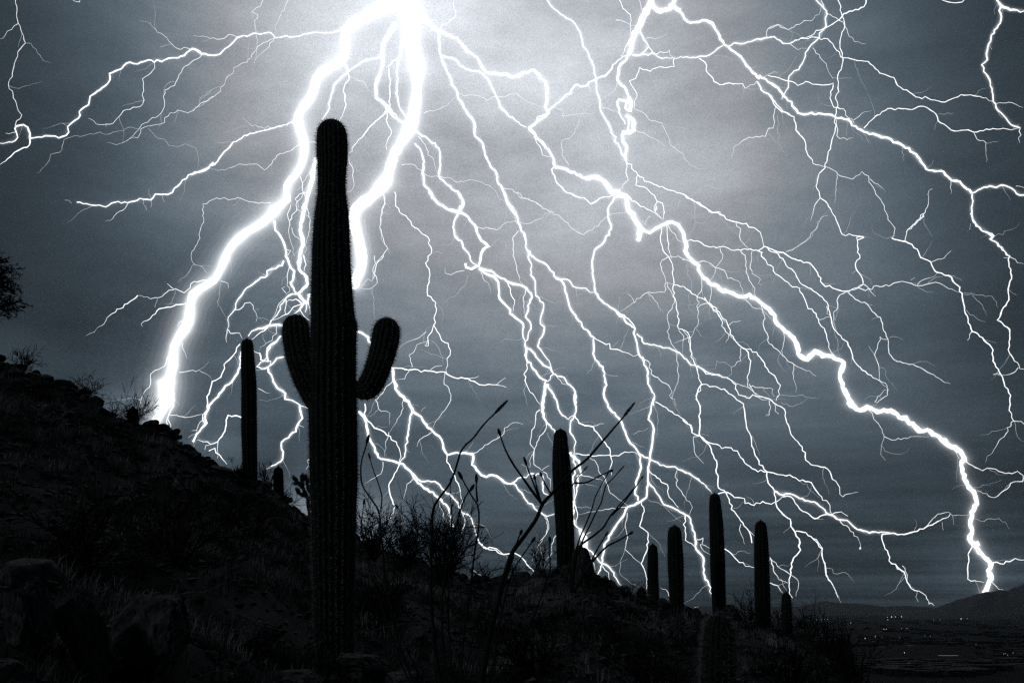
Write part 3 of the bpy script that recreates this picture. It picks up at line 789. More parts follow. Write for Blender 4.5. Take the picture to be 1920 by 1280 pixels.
def bolt(key, label, D, strands, idx):
    rng = random.Random(idx * 13 + 5)
    top = pix(*strands[0][3][0], D); root = empty('lightning_bolt', top)
    tag(root, label, 'lightning')
    last = root
    for kind, w0, w1, pts in hairs(strands, random.Random(idx + 900)):
        q = crooked(pts, rng, w0)
        P, Rr = [], []
        n = len(q)
        for i, (x, y) in enumerate(q):
            d = D * (1 + .05 * noise.noise(Vector((x * .008, y * .008, idx * 3.7))))
            w = w0 + (w1 - w0) * i / max(1, n - 1)
            w *= 1 + .22 * rng.uniform(-1, 1) + (.25 if rng.random() < .06 else 0)
            if kind != 'c' and n > 4: w *= min(1, .35 + (n - 1 - i) / min(n * .5, 8) * .65)
            P.append(pix(x, y, d)); Rr.append(w / 2 * mpp(d))
        P = np.array(P) - top; Rr = np.array(Rr); wm = (w0 + w1) / 2
        if wm >= 12:                                   # broad channels widen and narrow slowly
            k = np.array([1, 2, 3, 2, 1]) / 9.; Rr[2:-2] = np.convolve(Rr, k, 'valid')
            for ax in range(3): P[1:-1, ax] = (P[:-2, ax] + 3 * P[1:-1, ax] + P[2:, ax]) / 5
            Rr *= np.array([1 + .16 * rng.uniform(-1, 1) for _ in Rr])
        b = MB(); b.tube(P, Rr * float(np.interp(wm, [1, 2, 3, 4, 5, 8], [.56, .54, .54, .60, .68, .92])), 5 if wm < 6 else 10)
        mt = M_B3 if wm >= 2.6 else M_B2 if wm >= 1.4 else M_B1
        nm = {'c': 'channel', 'b': 'branch', 't': 'twig'}[kind]
        o = b.build(nm, mt, last if (kind == 't' and last is not root) else root)
        if kind != 't': last = o
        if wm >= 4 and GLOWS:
            # camera bloom built as added glowing volume: nested shells, each thinner the farther out
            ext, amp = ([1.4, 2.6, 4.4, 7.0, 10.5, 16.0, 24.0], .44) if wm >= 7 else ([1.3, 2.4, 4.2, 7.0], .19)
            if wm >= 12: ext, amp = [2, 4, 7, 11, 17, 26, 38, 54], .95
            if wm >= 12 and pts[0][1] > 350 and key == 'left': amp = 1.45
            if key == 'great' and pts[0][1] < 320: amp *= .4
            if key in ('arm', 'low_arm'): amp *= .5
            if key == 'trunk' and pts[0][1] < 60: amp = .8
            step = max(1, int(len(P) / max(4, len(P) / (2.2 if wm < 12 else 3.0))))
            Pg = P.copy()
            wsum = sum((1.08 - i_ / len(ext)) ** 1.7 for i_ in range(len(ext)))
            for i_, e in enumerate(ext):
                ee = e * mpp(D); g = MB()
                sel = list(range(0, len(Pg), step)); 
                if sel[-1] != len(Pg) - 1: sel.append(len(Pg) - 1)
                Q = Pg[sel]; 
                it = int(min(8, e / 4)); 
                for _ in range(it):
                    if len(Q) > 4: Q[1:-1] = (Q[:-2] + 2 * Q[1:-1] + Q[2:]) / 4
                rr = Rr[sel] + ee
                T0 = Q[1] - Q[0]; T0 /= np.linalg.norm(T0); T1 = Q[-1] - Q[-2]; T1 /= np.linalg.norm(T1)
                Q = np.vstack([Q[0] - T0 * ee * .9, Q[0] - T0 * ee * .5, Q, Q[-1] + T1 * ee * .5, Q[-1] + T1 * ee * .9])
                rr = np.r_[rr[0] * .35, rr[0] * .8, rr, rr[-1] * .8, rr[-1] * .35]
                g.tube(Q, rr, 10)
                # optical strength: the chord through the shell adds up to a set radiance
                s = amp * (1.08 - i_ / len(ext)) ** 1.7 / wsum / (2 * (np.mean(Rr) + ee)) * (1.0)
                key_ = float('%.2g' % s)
                if key_ not in GLOW: GLOW[key_] = glow_mat('bloom_shell', key_)
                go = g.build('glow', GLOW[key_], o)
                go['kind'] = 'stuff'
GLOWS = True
def hairs(strands, rng):
    """faint side filaments that leave the strands downward and outward"""
    out = []
    for kind, w0, w1, pts in strands:
        out.append((kind, w0, w1, pts))
        if kind == 't' or max(w0, w1) < 2: continue
        run = rng.uniform(20, 110)
        for (x0, y0), (x1, y1) in zip(pts, pts[1:]):
            L = math.hypot(x1 - x0, y1 - y0); run -= L
            if run > 0 or L < 2: continue
            run = rng.uniform(60, 190)
            a = math.atan2(y1 - y0, x1 - x0) + rng.choice((-1, 1)) * rng.uniform(.4, 1.2); q = [(x0, y0)]
            for _ in range(rng.randint(2, 6)):
                a += rng.gauss(0, .35); s = rng.uniform(6, 14)
                q.append((q[-1][0] + math.cos(a) * s, q[-1][1] + math.sin(a) * s))
            out.append(('t', .8, .5, q))
    return out
# w0 w1 in photo pixels; c channel, b branch, t twig of the strand before it
BOLTS = """
#trunk|blinding thick lightning trunk plunging from the sky top behind the tall armed saguaro
c 24 18 767,-19,768,19,769,62,778,100,786,134,781,162,779,194,773,234,739,288,725,338
c 20 21 725,338,697,369,669,388,661,402,665,423,673,453,679,481,679,494,672,515,662,532,665,539
t 3 1 702,480,704,494,699,506,706,522,702,536,688,542,676,540,680,533,688,534
t 3 2 719,480,706,494,702,510,697,527,690,522,680,536
t 1 1 699,541,702,560,700,574,703,597
t 2 1 718,364,721,380,714,406,712,427,721,458,730,470
b 3 2 720,366,722,382,715,398,712,426,721,457,727,465,718,479,707,491,704,510,699,522
t 1 1 722,382,731,391
t 1 1 727,465,731,476
b 5 3 739,44,734,62,720,78,719,81,716,100,719,116,710,144,704,166,705,184,719,194,729,203,738,219,757,231
b 5 4 754,81,751,103,745,125,744,156,746,188,751,206,762,222
b 4 3 748,106,736,116,728,125,732,150,731,175,732,197,723,203,726,231,734,247,726,266,725,281
b 4 3 720,191,734,206,745,222,758,234
b 4 3 726,200,720,212,726,209,710,223,698,234,685,250,672,262,660,278,654,294
t 1 1 683,253,688,266
t 3 2 654,294,655,306,662,316,662,334,662,353,657,359,649,359
t 1 1 662,359,668,369
t 1 1 657,300,660,309,679,327,694,327,699,320,713,320
b 2 1 654,141,672,152,682,153,691,169,704,188
b 1 1 786,73,801,81,806,103,804,125,812,141,820,166,823,184
b 1 1 803,34,814,30,816,9,808,2
b 1 1 683,411,692,453,695,470,695,481
b 2 1 795,212,823,205,837,198,848,188,858,179
#left|thick glowing lightning bolt bending left past the tall saguaro down to the hillside crest
c 12 12 735,3,698,28,660,44,644,56,649,81,649,103,638,119,601,134,591,150,587,181,560,209,555,228,572,266,570,300,560,322,538,344,540,375,510,395
c 12 13 517,394,489,421,459,435,428,466,417,498,406,522,382,538,359,551,356,585,356,604,339,626,325,648,325,672,320,704,311,729,311,760
c 13 11 308,715,309,740,308,765,294,784,288,799
b 6 4 648,122,653,134,632,153,624,166,619,188,615,209,604,225
b 5 4 719,105,698,109,676,117,660,128,653,134
b 4 3 653,138,655,148,646,159,647,184,646,206,637,231
b 4 4 325,715,324,743,325,762,316,778,312,790,314,796
t 3 2 316,778,320,796,323,815
t 2 1 297,759,291,768,288,778
b 3 2 389,526,364,528,351,544,345,549,329,541,308,551,298,558,282,560,258,554
t 4 1 258,554,239,569,211,587,198,602,181,616,176,624
t 1 1 178,621,162,629
t 2 1 325,541,316,533,313,532
b 4 2 350,569,336,571,308,577,298,579,286,591,281,598,270,602,265,607,266,612
t 1 1 295,560,290,576
b 2 1 345,599,336,604,332,612
b 2 1 414,527,428,532,428,540
b 3 2 314,668,308,687,282,701,280,726,268,741,264,754,262,748,264,756
b 2 1 336,698,350,696,373,693,389,702,397,712
b 2 1 343,643,348,666,351,672
b 2 1 508,380,497,381,473,379,461,376,451,372,429,375,420,371,406,371,393,377,380,382,382,410,375,435,370,457,360,472,359,485,365,496,376,498,392,513
t 1 1 365,494,354,510,350,516,332,529
b 1 1 414,532,411,551,409,572,420,588,425,601
b 2 1 560,272,544,283,519,292,510,306,496,319,482,308,466,308,448,308,422,319,393,316
b 1 1 593,119,588,108,579,98
b 1 1 569,153,562,159,557,167
b 2 2 576,266,591,266
#arm|long crooked lightning arm reaching the upper left edge with short drooping branches
c 3 5 641,52,637,58,626,61,607,62,591,61,576,64,554,69,532,69,516,71,508,62,504,61,494,63,480,62,469,66,457,67,444,72,433,84,422,91,412,102,401,104,379,101,366,92,360,92
c 5 4 378,102,369,94,361,92,350,100,334,109,322,109,303,116,294,113,289,117,277,113,258,120,244,117,233,123,228,129,205,138,206,150,197,162,178,175,169,181,166,197,153,205,147,222,134,231,127,238,129,248,117,256,97,255,72,257,56,260
t 1 1 125,236,117,231
b 5 4 56,260,56,250,52,239,44,234,31,237,28,241,31,250,33,258,23,267,12,267,0,269
b 4 3 56,260,55,272,38,280,19,294,0,308
b 2 1 28,248,11,250
b 2 1 359,93,339,93,322,83,308,67,291,55,283,47,275,41,261,39
t 1 1 322,83,309,86,300,89
t 1 1 283,47,281,40
b 2 2 289,118,290,127,278,141,267,148,269,162,267,178,270,188,267,197,244,205,231,208,223,219,212,231,200,233,186,234,166,222
t 1 1 200,233,198,238
b 2 2 378,103,375,108,364,113,353,122,342,130,334,147,327,161,309,169,308,188,308,200,302,212,281,225,266,234,259,244,244,259
t 1 1 327,153,316,156,308,166,306,180
b 2 2 449,69,429,65,421,72,407,74,394,72,380,68,371,69,363,67
b 2 1 493,0,488,12,476,19,472,23,483,28,483,34,478,39,480,62,483,77,482,92,480,109,476,119
t 1 1 482,109,472,113
b 2 1 541,0,533,19,527,23,521,41,516,53,516,70
t 2 1 515,72,505,88,491,100,483,106,477,117
t 2 1 515,72,494,80,480,94,472,103,463,117,438,127,437,138,424,147,421,159,413,172,401,181,385,191,372,200,360,206
t 1 1 413,162,402,166,393,175,376,184,372,197
t 1 1 480,91,465,91,452,86
b 2 1 400,181,383,191,372,200,352,212,334,207,319,212,302,233,284,236,264,242,258,259,244,260,231,267,212,270,200,267
t 1 1 400,167,394,170,375,184,373,197
b 1 1 278,241,284,247,291,255,308,261,316,273,331,275,347,270,366,277,370,288,372,309,381,317
b 1 1 264,239,241,239,200,252,188,247,156,255,134,257,120,262,111,286,95,289,94,295,84,312,69,325
t 1 1 543,73,546,91
#low_arm|tapering lightning arm left of the tall saguaro, its tip floating free above the hill tree
c 3 5 548,229,538,234,510,241,494,245,469,250,448,262,437,266,426,280,416,291,408,303,394,311,385,319,360,327
c 5 3 400,305,391,314,381,319,353,328,338,344,327,353,323,361,314,365,291,364,283,375,262,372,239,380,222,378,209,381,198,388,175,385,156,382,144,379
b 2 1 508,241,491,239,472,236,462,227,454,220
t 1 1 435,266,419,268,402,267
b 2 1 241,380,234,391,219,400,215,404,212,409,197,416
b 1 1 269,373,269,383,275,394
t 1 1 283,375,283,389
t 1 1 304,366,308,379
t 1 1 134,381,122,375
#corner|thin lightning filament dangling at the top left corner of the sky
c 2 2 29,0,32,19,31,30,34,44,41,62,48,81,38,92,30,112,23,138,16,160,25,178,31,194,34,208,41,216,31,227,28,236
b 2 1 34,45,22,56,14,59,6,72,0,73
b 1 1 50,81,58,82,70,100,81,114,95,119
#topleft|tiny hooked lightning loop cut by the top edge near the upper left corner
c 2 2 136,0,142,4,149,4,150,0
#snarl|snarled bundle of lightning strands hugging the left side of the tall saguaro stem
c 8 7 593,298,589,310,584,341,580,355,575,378,568,402,564,425,567,446,568,460,562,479,560,500,562,490
c 7 6 561,492,561,505,575,520,577,532,565,545,560,550,568,562,575,568
b 6 5 514,414,516,432,525,441,532,455,536,468,535,480,542,495,552,508,550,518,545,530,552,545,565,558,570,568
t 3 2 536,468,545,470,540,478,534,480
b 5 3 532,489,529,498,510,504,500,508,501,516,485,525,475,532,462,540,452,555,445,562,442,578,432,590,427,600,429,610,426,618
t 3 2 426,618,424,630,425,642
t 3 2 428,618,432,625,449,624,454,635
t 3 2 441,581,449,580,459,568,469,567,475,580,480,586,482,595,480,604
t 1 1 485,596,495,596,505,602,510,600
t 1 1 479,580,486,580
b 3 2 545,385,539,402,543,416,542,439,546,455,550,465,552,481
t 3 2 543,414,556,395,555,383,568,364,577,350,584,338
t 2 2 547,427,549,437,559,446,566,455
b 3 2 563,331,567,348,570,364,577,395,582,411,581,430,576,448,573,472,567,477
b 3 2 575,362,561,364,553,373,559,388,556,395
t 2 2 556,392,568,399,584,406
t 2 1 582,322,575,331,568,348,556,357
b 4 3 569,478,572,490,571,508
t 1 1 570,480,578,490,588,492
b 3 2 542,495,539,515,538,535,544,545,536,552
t 2 1 536,549,528,540,535,538
b 4 4 560,551,548,551,536,558,530,568,522,585,515,595,510,600
t 3 3 536,558,536,572,534,582,536,590
t 2 2 532,560,520,575,515,590,510,598
b 4 3 565,568,555,560,542,562,536,568
t 3 3 565,570,550,575,540,588,525,595,512,600
t 3 3 570,570,562,580,570,592,580,600
b 5 4 572,565,560,582,550,589
t 4 4 578,552,575,572,572,585
t 3 3 581,550,579,572,582,588
b 6 5 529,610,520,608,505,610,485,615,472,621,466,630
t 4 3 509,600,505,610,496,620,482,628,472,636
b 2 1 519,610,519,625,510,638,499,644,488,651,486,660
t 1 1 499,644,494,635,492,628,500,620
b 5 4 526,630,518,640,508,646,501,652,501,670,494,676
t 4 3 494,676,489,674,488,662,476,658
b 4 4 531,669,519,671,512,681,503,687,491,692,481,687,489,678,508,677,505,687
b 4 4 502,678,500,659,508,646,519,640
t 2 2 477,659,486,662,491,676
b 5 4 503,690,508,702,516,721,536,737,534,748,559,757,577,765
b 5 4 562,760,564,774,567,784,558,796,555,809,541,820,528,829,530,859,516,871,498,879
t 2 1 559,796,570,800
b 2 1 484,728,506,737
b 2 1 583,859,577,863,578,873,574,879
#hillstrike|forked lightning strands striking the hill just left of the thin bare saguaro
c 5 5 452,659,450,687,438,710,416,734,400,751,388,771,384,784,388,793,378,802,369,813,363,828
b 3 4 450,645,444,652,438,665,425,678,419,696,414,707,398,715,394,731,388,743,389,768,380,778,380,787,386,796
b 2 2 319,778,341,781,359,781,375,777,388,776
b 2 2 381,787,372,796,369,806,359,807
t 1 1 366,813,353,820
b 4 3 452,782,441,779,428,778,424,787,423,802,416,818,408,828,395,832,381,828,370,824
t 2 2 409,828,408,843,408,859
b 3 3 392,845,403,840,412,852,425,870
t 2 1 395,833,386,835,384,843
#hidden|bright lightning strand emerging from behind the raised right arm of the tall saguaro
c 5 6 668,621,678,624,690,632,698,645
c 6 6 735,688,737,707,742,729,756,744,768,760,767,756,774,771
c 6 5 774,771,790,781,799,796,812,809,828,824,832,840,840,852,856,848,871,848,887,851
b 6 5 887,851,888,859,885,871,902,890,912,894,923,890,937,896,952,906,963,904,971,896,987,895,992,888
t 5 4 992,888,1001,888,999,893,1004,892,1006,888,1015,887
t 4 4 1017,890,1020,899,1017,906,1020,924,1031,928
t 1 1 978,870,987,874,990,887
b 2 2 888,849,899,843,909,834,931,823,945,812,946,802,956,796,970,792,981,795
b 4 4 962,906,978,923,990,943,1002,952,1013,959,1026,967,1039,963
t 1 1 974,917,984,918,996,924
b 2 1 1013,959,1028,976,1026,996,1017,1012,1006,1037
b 3 3 838,849,838,865,845,878,851,887,859,906,863,921,867,940,862,952
b 2 2 809,810,795,818,787,824,782,837
b 5 4 773,773,768,787,765,815,760,834,759,856,749,868
b 2 1 757,749,756,765,749,781,740,796,731,809
t 1 1 790,771,798,763
b 4 3 735,690,754,690,771,693,796,694,818,698,834,697,852,708,878,710,899,721,909,722,924,721,949,726
t 2 1 878,710,898,705
t 2 1 931,721,948,708
t 2 1 807,693,815,687,829,685
b 2 2 773,688,767,666,776,660,781,646,796,641,804,637
t 2 2 770,691,759,710,743,712
b 3 1 737,713,724,724,717,737,707,748,704,749,710,767,731,774,730,796
t 1 1 710,767,701,776,687,781
b 2 1 729,810,723,828,724,840,722,856
#lower|lightning strand zigzagging from the stem base of the tall saguaro into the brush
c 6 5 673,771,685,787,690,812,698,831,704,846,715,860,734,863,749,868,771,884,776,896
c 5 6 776,896,796,915,815,928,828,937,840,951,845,971,849,987
b 4 3 684,757,685,781,696,793,702,802,721,810,734,824,743,828,748,840,752,856,749,868
b 3 4 749,870,740,887,729,909,732,928,742,948,734,965,723,979
b 4 4 774,887,790,902,815,902,828,915,843,926,859,943,865,959,881,967,887,981,893,1002
t 4 3 893,1002,898,1017,912,1028,931,1028,943,1038,956,1037
t 3 2 867,962,871,971,870,987,865,999
b 2 1 774,898,763,907,760,921,757,938
b 2 2 824,943,829,956,834,978
b 2 1 718,865,717,881,702,896,684,906
#ridge|short lightning strands curling down onto the ridge rocks left of the mid-distance saguaro
c 3 3 898,1018,918,1030,944,1039,965,1036,985,1052,992,1062,1003,1072,1006,1082
b 2 1 885,1068,895,1076,905,1078,912,1082
#thread|thin lightning thread right of the tall saguaro, curling into hooks above its arm
c 3 3 740,360,742,379,749,398,765,410,778,427,802,444,808,476,798,493,806,510,802,535,802,554,817,566,818,585,813,610
t 1 1 809,474,821,472,829,475
b 3 3 813,610,802,632,803,648,798,649,802,638
b 3 3 813,610,824,626,828,638,840,644,844,657,838,672,837,698
t 2 2 834,699,832,713,842,729,845,751,845,749,837,765,826,778,815,793,812,802
b 2 1 799,622,790,629,774,637,759,644,748,654
t 1 1 809,638,820,648,826,663,831,682
#loops|twisting pair of lightning strands right of the trunk, knotted together at mid sky
c 5 5 778,269,790,284,795,303,792,325,795,347,811,366,826,384,845,395,858,398
c 5 5 782,247,801,259,823,278,826,309,822,330,839,347,858,359,868,375,867,388,859,398
t 3 2 784,256,798,272,802,291,812,297,817,316,822,330
b 2 1 753,309,773,308,789,319,803,330,822,330,845,334,858,342,886,338,904,342,923,353,932,362,936,373,951,381
c 6 6 806,360,818,379,840,393,859,398,878,407,890,422,895,438,902,451,917,462,906,468,901,482,898,498,884,504,874,501,873,494
b 5 5 859,360,870,379,862,394,851,416,850,426,852,441,865,452,873,469,881,480,882,488,896,499
t 1 1 852,444,848,454,826,460
b 2 2 871,507,856,510,846,515,835,512,834,501
t 1 1 878,516,874,532,859,548,840,560,834,569
t 2 1 902,510,906,522,917,535,920,549
b 6 5 899,504,918,516,935,529,937,560,948,572,962,591,981,607,981,632,984,648
b 6 4 899,502,921,508,940,522,956,530,987,540,998,557,990,572,985,594,996,610,990,629,985,648
b 3 3 952,529,957,548,965,563,963,582
b 3 2 985,541,981,563,985,591
b 5 5 985,649,1002,663,1015,679,1031,690,1038,701,1026,715
b 5 5 985,649,987,672,999,691,1012,707,1024,713,1020,735,1018,760
b 3 3 990,676,989,691,982,701,987,719,999,738,1012,757
t 1 1 984,719,984,741,990,760
b 2 1 895,425,912,426,931,431,942,422,952,416,970,416,996,418,1015,410,1028,399,1040,397
t 1 1 920,462,928,452,935,448,948,454,949,466,946,479,954,491
b 6 6 1024,720,1019,745,1018,764,1019,782,1032,798,1041,812
b 6 5 1069,848,1085,864,1088,882,1083,898,1082,920,1076,939
b 4 4 1076,854,1079,876,1074,898,1077,920,1076,939
b 6 5 1076,939,1074,964,1077,982,1088,992
t 4 3 1077,939,1083,961,1080,982
t 1 1 1083,950,1098,950,1108,952
b 9 12 1088,992,1094,1008,1098,1032,1104,1058
b 3 2 1098,1036,1110,1051,1116,1067
b 4 4 1098,1028,1113,1039,1129,1056,1144,1064,1151,1079,1165,1098
b 5 4 1027,720,1038,739,1046,761,1054,778,1065,786,1077,778
b 4 4 1040,701,1057,707,1069,722,1079,735,1076,751,1079,760,1079,732,1077,748,1080,762,1077,778,1068,808,1077,822,1077,845,1076,854
b 4 3 1077,778,1085,793,1104,798,1113,800,1122,814,1130,826,1143,840,1146,858,1148,865,1143,879,1147,890
t 2 1 1113,798,1132,794
b 3 2 1012,768,1004,779,1002,801,996,820,994,832,1002,842,995,858,993,876
b 3 2 1024,792,1021,808,1007,829,1001,845,1001,870,1016,882,1030,872
b 2 1 1019,884,1032,898,1032,920
t 1 1 1027,811,1035,836
b 2 1 1022,965,1027,973,1024,1001,1010,1020,998,1051
b 2 1 1043,1003,1035,1020,1035,1036,1022,1051
b 2 1 1088,890,1104,893,1126,898,1135,904
t 1 1 1090,909,1101,908,1119,911
t 2 1 1094,1001,1108,997
b 2 1 1043,704,1054,719,1072,726
#centre|long lightning strand down mid sky between the trunk and the bright right bolt
c 6 5 823,62,824,94,829,112,845,147,858,180,870,203,889,231,891,256,906,270,909,291,923,316,931,325,934,344,948,366,953,381,967,400
c 5 5 945,360,952,382,967,401,976,427,985,448,988,469,1004,485,1029,501,1044,522,1057,532,1063,554,1071,582,1085,601,1101,619,1113,632,1112,663,1116,674,1130,688,1135,710,1132,738,1133,745,1144,767,1163,787,1172,808,1179,826,1191,839,1199,851,1202,876,1193,904,1191,920,1196,937
b 4 4 990,469,990,482,996,494,996,516,1004,535,1005,554,1019,568,1019,579,1013,598,1013,607,1021,613,1019,626,1008,649,1021,666,1030,676,1035,694
b 3 2 972,433,962,444,962,479,969,498,971,513,983,538
t 2 1 960,394,966,410,974,427
b 4 4 1044,522,1063,524,1080,539,1098,540,1113,548
t 1 1 1080,540,1083,557
b 3 3 1113,632,1126,640,1143,644,1144,654,1163,657,1179,662,1188,668,1201,665
t 1 1 1162,655,1176,622,1179,616
t 1 1 1007,554,1035,566,1063,565
t 1 1 1021,610,1048,612
t 1 1 1116,672,1110,691,1099,702
t 1 1 1137,701,1158,705
b 2 1 945,353,961,355,976,372,992,373,1008,383,1023,392,1039,400
b 2 2 969,360,979,372,994,376,1010,383,1029,396,1035,398,1051,407,1068,424,1085,437,1094,440,1104,432,1122,424,1135,408,1160,399,1176,398
t 1 1 1035,398,1022,407,1004,416,979,419
t 1 1 1004,418,1012,432,1018,451
t 1 1 1041,362,1060,376,1068,416
t 1 1 906,270,923,277,942,280
b 2 2 858,178,886,178,908,184,913,189,926,181,951,180,967,175,979,184,998,195,1018,202
t 1 1 840,141,828,162
b 4 5 828,106,854,112,873,130,898,134,914,147,923,166,932,184,942,205,954,219,967,227,986,239
t 1 1 954,222,947,244,947,253
b 3 3 826,56,829,47,842,41,854,28,850,12,851,0
t 1 1 1072,582,1072,607
#great|brilliant lightning bolt sweeping from the trunk across the right sky to the far mountain
c 8 6 789,19,804,47,823,59,845,67,858,72,876,97,895,108,911,136,920,138,945,139,961,145,979,138,1003,133,1023,153,1026,175,1023,200,1028,212,1017,222,1001,234,992,241
c 7 7 992,241,1011,262,1029,281,1039,300,1042,314,1064,319,1082,328,1098,334,1120,330
c 8 10 1099,334,1121,333,1136,344,1146,359,1161,361
c 10 10 1154,365,1174,366,1177,388,1191,413,1201,432,1196,451
c 7 8 1199,427,1210,433,1219,437,1241,422,1260,416,1272,421,1280,435,1287,457,1288,476,1304,494,1316,516,1329,530,1360,546
c 8 9 1358,544,1368,548,1392,557,1405,552,1427,568,1442,579,1453,591,1455,604,1468,616,1483,629,1494,644,1497,663,1514,674,1528,658,1549,666,1571,674,1582,679,1575,701,1580,726,1599,760
c 9 9 1590,754,1595,760,1612,769,1626,763,1645,772,1670,769,1686,782,1698,783,1723,807,1739,805,1761,819,1779,835,1801,846,1809,860
c 8 8 1809,860,1803,866,1804,885,1817,913,1828,926,1832,944,1822,960,1820,976,1823,998,1818,1010,1825,1019,1832,1026,1836,1035,1851,1048,1858,1057,1853,1069,1858,1085,1851,1101,1845,1112
t 10 10 1828,1020,1836,1018
t 4 4 1823,999,1815,1004,1818,1013
b 4 4 1028,212,1008,219,1003,236,992,239
b 5 6 1028,209,1051,188,1061,178,1076,162,1095,162,1111,152,1121,147,1139,138,1149,122,1168,106,1183,100
b 4 3 1176,366,1185,376,1207,388,1226,398,1241,410
b 4 4 1039,312,1036,325,1048,347,1064,362,1082,369,1100,375,1108,383,1120,378,1108,383,1124,372,1142,369,1158,364
t 1 1 1108,383,1111,391
b 3 3 1001,256,1014,278,1017,291,1032,295
b 2 1 1067,309,1054,291,1053,266,1070,259,1082,238,1092,212,1108,197
t 1 1 1067,309,1067,322,1054,331
b 2 2 1036,200,1056,206,1053,217,1070,216,1089,214,1108,216,1118,208
t 1 1 1054,219,1056,238,1051,253
b 5 5 1155,366,1141,388,1140,407,1146,429,1132,454,1115,469,1110,491,1112,519,1116,548,1132,568,1154,582,1172,601,1191,616,1191,632,1196,657,1205,672,1215,698,1215,719,1227,738,1226,760
b 4 3 1191,616,1179,598,1160,585,1135,569,1119,554
b 5 5 1227,745,1221,761,1216,786,1226,804,1222,836,1219,861,1215,876,1215,895,1212,932,1201,940,1177,950,1169,967,1148,995,1133,1020,1130,1051,1121,1076
b 3 3 1229,753,1243,761,1260,772,1282,786,1296,797,1298,811,1313,818
b 4 4 1194,626,1208,644,1232,648,1260,655,1279,666,1291,679,1307,687,1329,699,1348,704,1360,708
b 3 2 1205,668,1219,682,1221,701,1238,713,1254,722,1260,735,1255,741,1269,760
b 4 4 1199,851,1219,861,1238,872,1266,875,1285,886,1298,892,1319,906,1333,920
b 4 5 1215,901,1229,920,1244,945,1266,954,1291,967,1298,986,1304,1011,1305,1029,1319,1045,1319,1073,1329,1095,1337,1120
b 3 3 1216,879,1232,895,1251,908,1255,932,1272,951
b 3 3 1285,965,1285,1012,1301,1023,1304,1012
b 2 2 1269,882,1269,911,1285,932,1298,951,1293,964
b 3 2 1307,1011,1318,1008,1316,1020,1332,1028
t 2 1 1313,1020,1319,1032,1332,1039
b 3 3 1202,939,1208,958,1199,986,1215,998,1213,1032,1202,1056,1210,1073,1212,1104
b 2 2 1176,961,1172,986,1177,1008,1172,1029,1188,1045,1202,1056
t 1 1 1172,1029,1163,1051,1163,1076,1179,1089,1198,1100
b 3 3 1079,850,1110,854,1141,853,1160,854,1172,847,1191,848,1201,854
b 2 2 1105,856,1118,867,1122,882,1135,898,1141,917,1160,936,1177,948
b 2 1 1176,950,1148,952,1116,958,1085,964
t 1 1 1185,828,1191,831,1201,836,1208,839
t 1 1 1187,814,1204,808,1216,800
t 1 1 1215,937,1235,942,1254,958,1279,979
t 1 1 1226,754,1233,776,1232,820
t 1 1 1221,759,1198,770,1179,775
b 3 3 1130,1056,1122,1073
t 3 2 1130,1061,1141,1073,1144,1089
b 3 2 1808,863,1823,872,1842,882,1851,877,1867,879,1879,885,1898,887,1908,883,1918,891,1918,902,1895,905,1889,916,1876,924,1865,932,1854,929,1839,921,1828,922
b 2 2 1770,833,1789,843,1800,860
b 3 3 1823,1024,1815,1038,1817,1051,1814,1066,1815,1085,1828,1088,1845,1091
b 3 3 1862,1054,1882,1057,1898,1049,1920,1049
b 2 2 1859,1090,1864,1094,1872,1104,1881,1105
b 1 1 1828,972,1845,977,1858,972,1873,971,1886,979,1892,991
b 2 1 1628,765,1637,779,1650,799,1658,816,1653,835,1651,851,1661,862
t 2 1 1658,818,1673,824,1695,821,1720,818,1742,818
b 2 1 1736,988,1745,976,1758,963,1779,960,1786,966,1817,966
#descent|thin zigzag lightning line dropping from the top edge right of centre, then fanning into strands
c 4 4 1026,0,1036,14,1051,27,1073,39,1084,55,1092,81,1104,103,1114,125,1118,150,1118,169,1125,188,1125,203,1136,225,1149,253,1164,281,1174,300
b 3 3 1174,300,1174,325,1178,338,1161,356
b 3 3 1174,303,1196,328,1192,347,1211,352,1227,366,1233,378,1228,397,1227,385,1229,398,1241,410
b 3 3 1233,378,1242,381,1246,400,1245,398,1243,413
b 3 3 1196,328,1214,341,1236,350,1264,358,1280,364,1292,372,1318,388,1336,398,1349,397,1360,408
b 3 4 1280,363,1299,376,1321,388,1336,399,1346,398,1368,413,1386,418,1411,426,1421,432,1430,454,1433,462
b 4 3 1433,462,1455,471,1474,477,1496,488,1518,493,1530,507,1542,532,1561,540,1586,546,1608,540,1619,533
b 3 3 1433,462,1442,469,1468,485,1474,498,1492,513,1499,529,1521,541,1542,557,1553,572,1557,591,1561,610,1568,622,1589,641,1597,660,1599,672,1608,685,1627,701,1649,713,1660,718,1664,730
b 3 3 1433,462,1422,470,1436,488,1439,496,1450,501,1453,513,1468,522,1486,538,1499,540,1507,557,1513,572,1530,588,1535,604,1546,616,1552,638,1557,657,1571,672
t 1 1 1542,532,1555,534,1568,533
t 1 1 1292,370,1311,356,1328,347,1346,355,1361,348,1380,347
t 1 1 1289,370,1274,378,1268,400
t 1 1 1299,374,1303,388,1303,416,1319,418,1332,402
t 1 1 1303,416,1299,432,1289,448
t 1 1 1296,372,1303,384,1302,400
t 2 1 1536,599,1557,594
t 2 1 1550,574,1550,588,1557,591
b 3 2 1586,547,1572,557,1571,576,1563,585,1561,604,1568,619
t 1 1 1563,619,1572,648,1574,669
b 3 2 1589,547,1604,561,1626,570,1636,584,1651,595,1656,619,1665,636,1667,662,1682,677,1711,683,1726,689,1745,700,1761,709,1770,717,1782,719
t 1 1 1626,570,1636,572
t 1 1 1667,633,1679,631,1692,636
b 2 2 1665,636,1654,636,1650,631,1645,653,1640,666,1648,688,1648,709,1662,725,1665,730
t 1 1 1640,666,1629,648
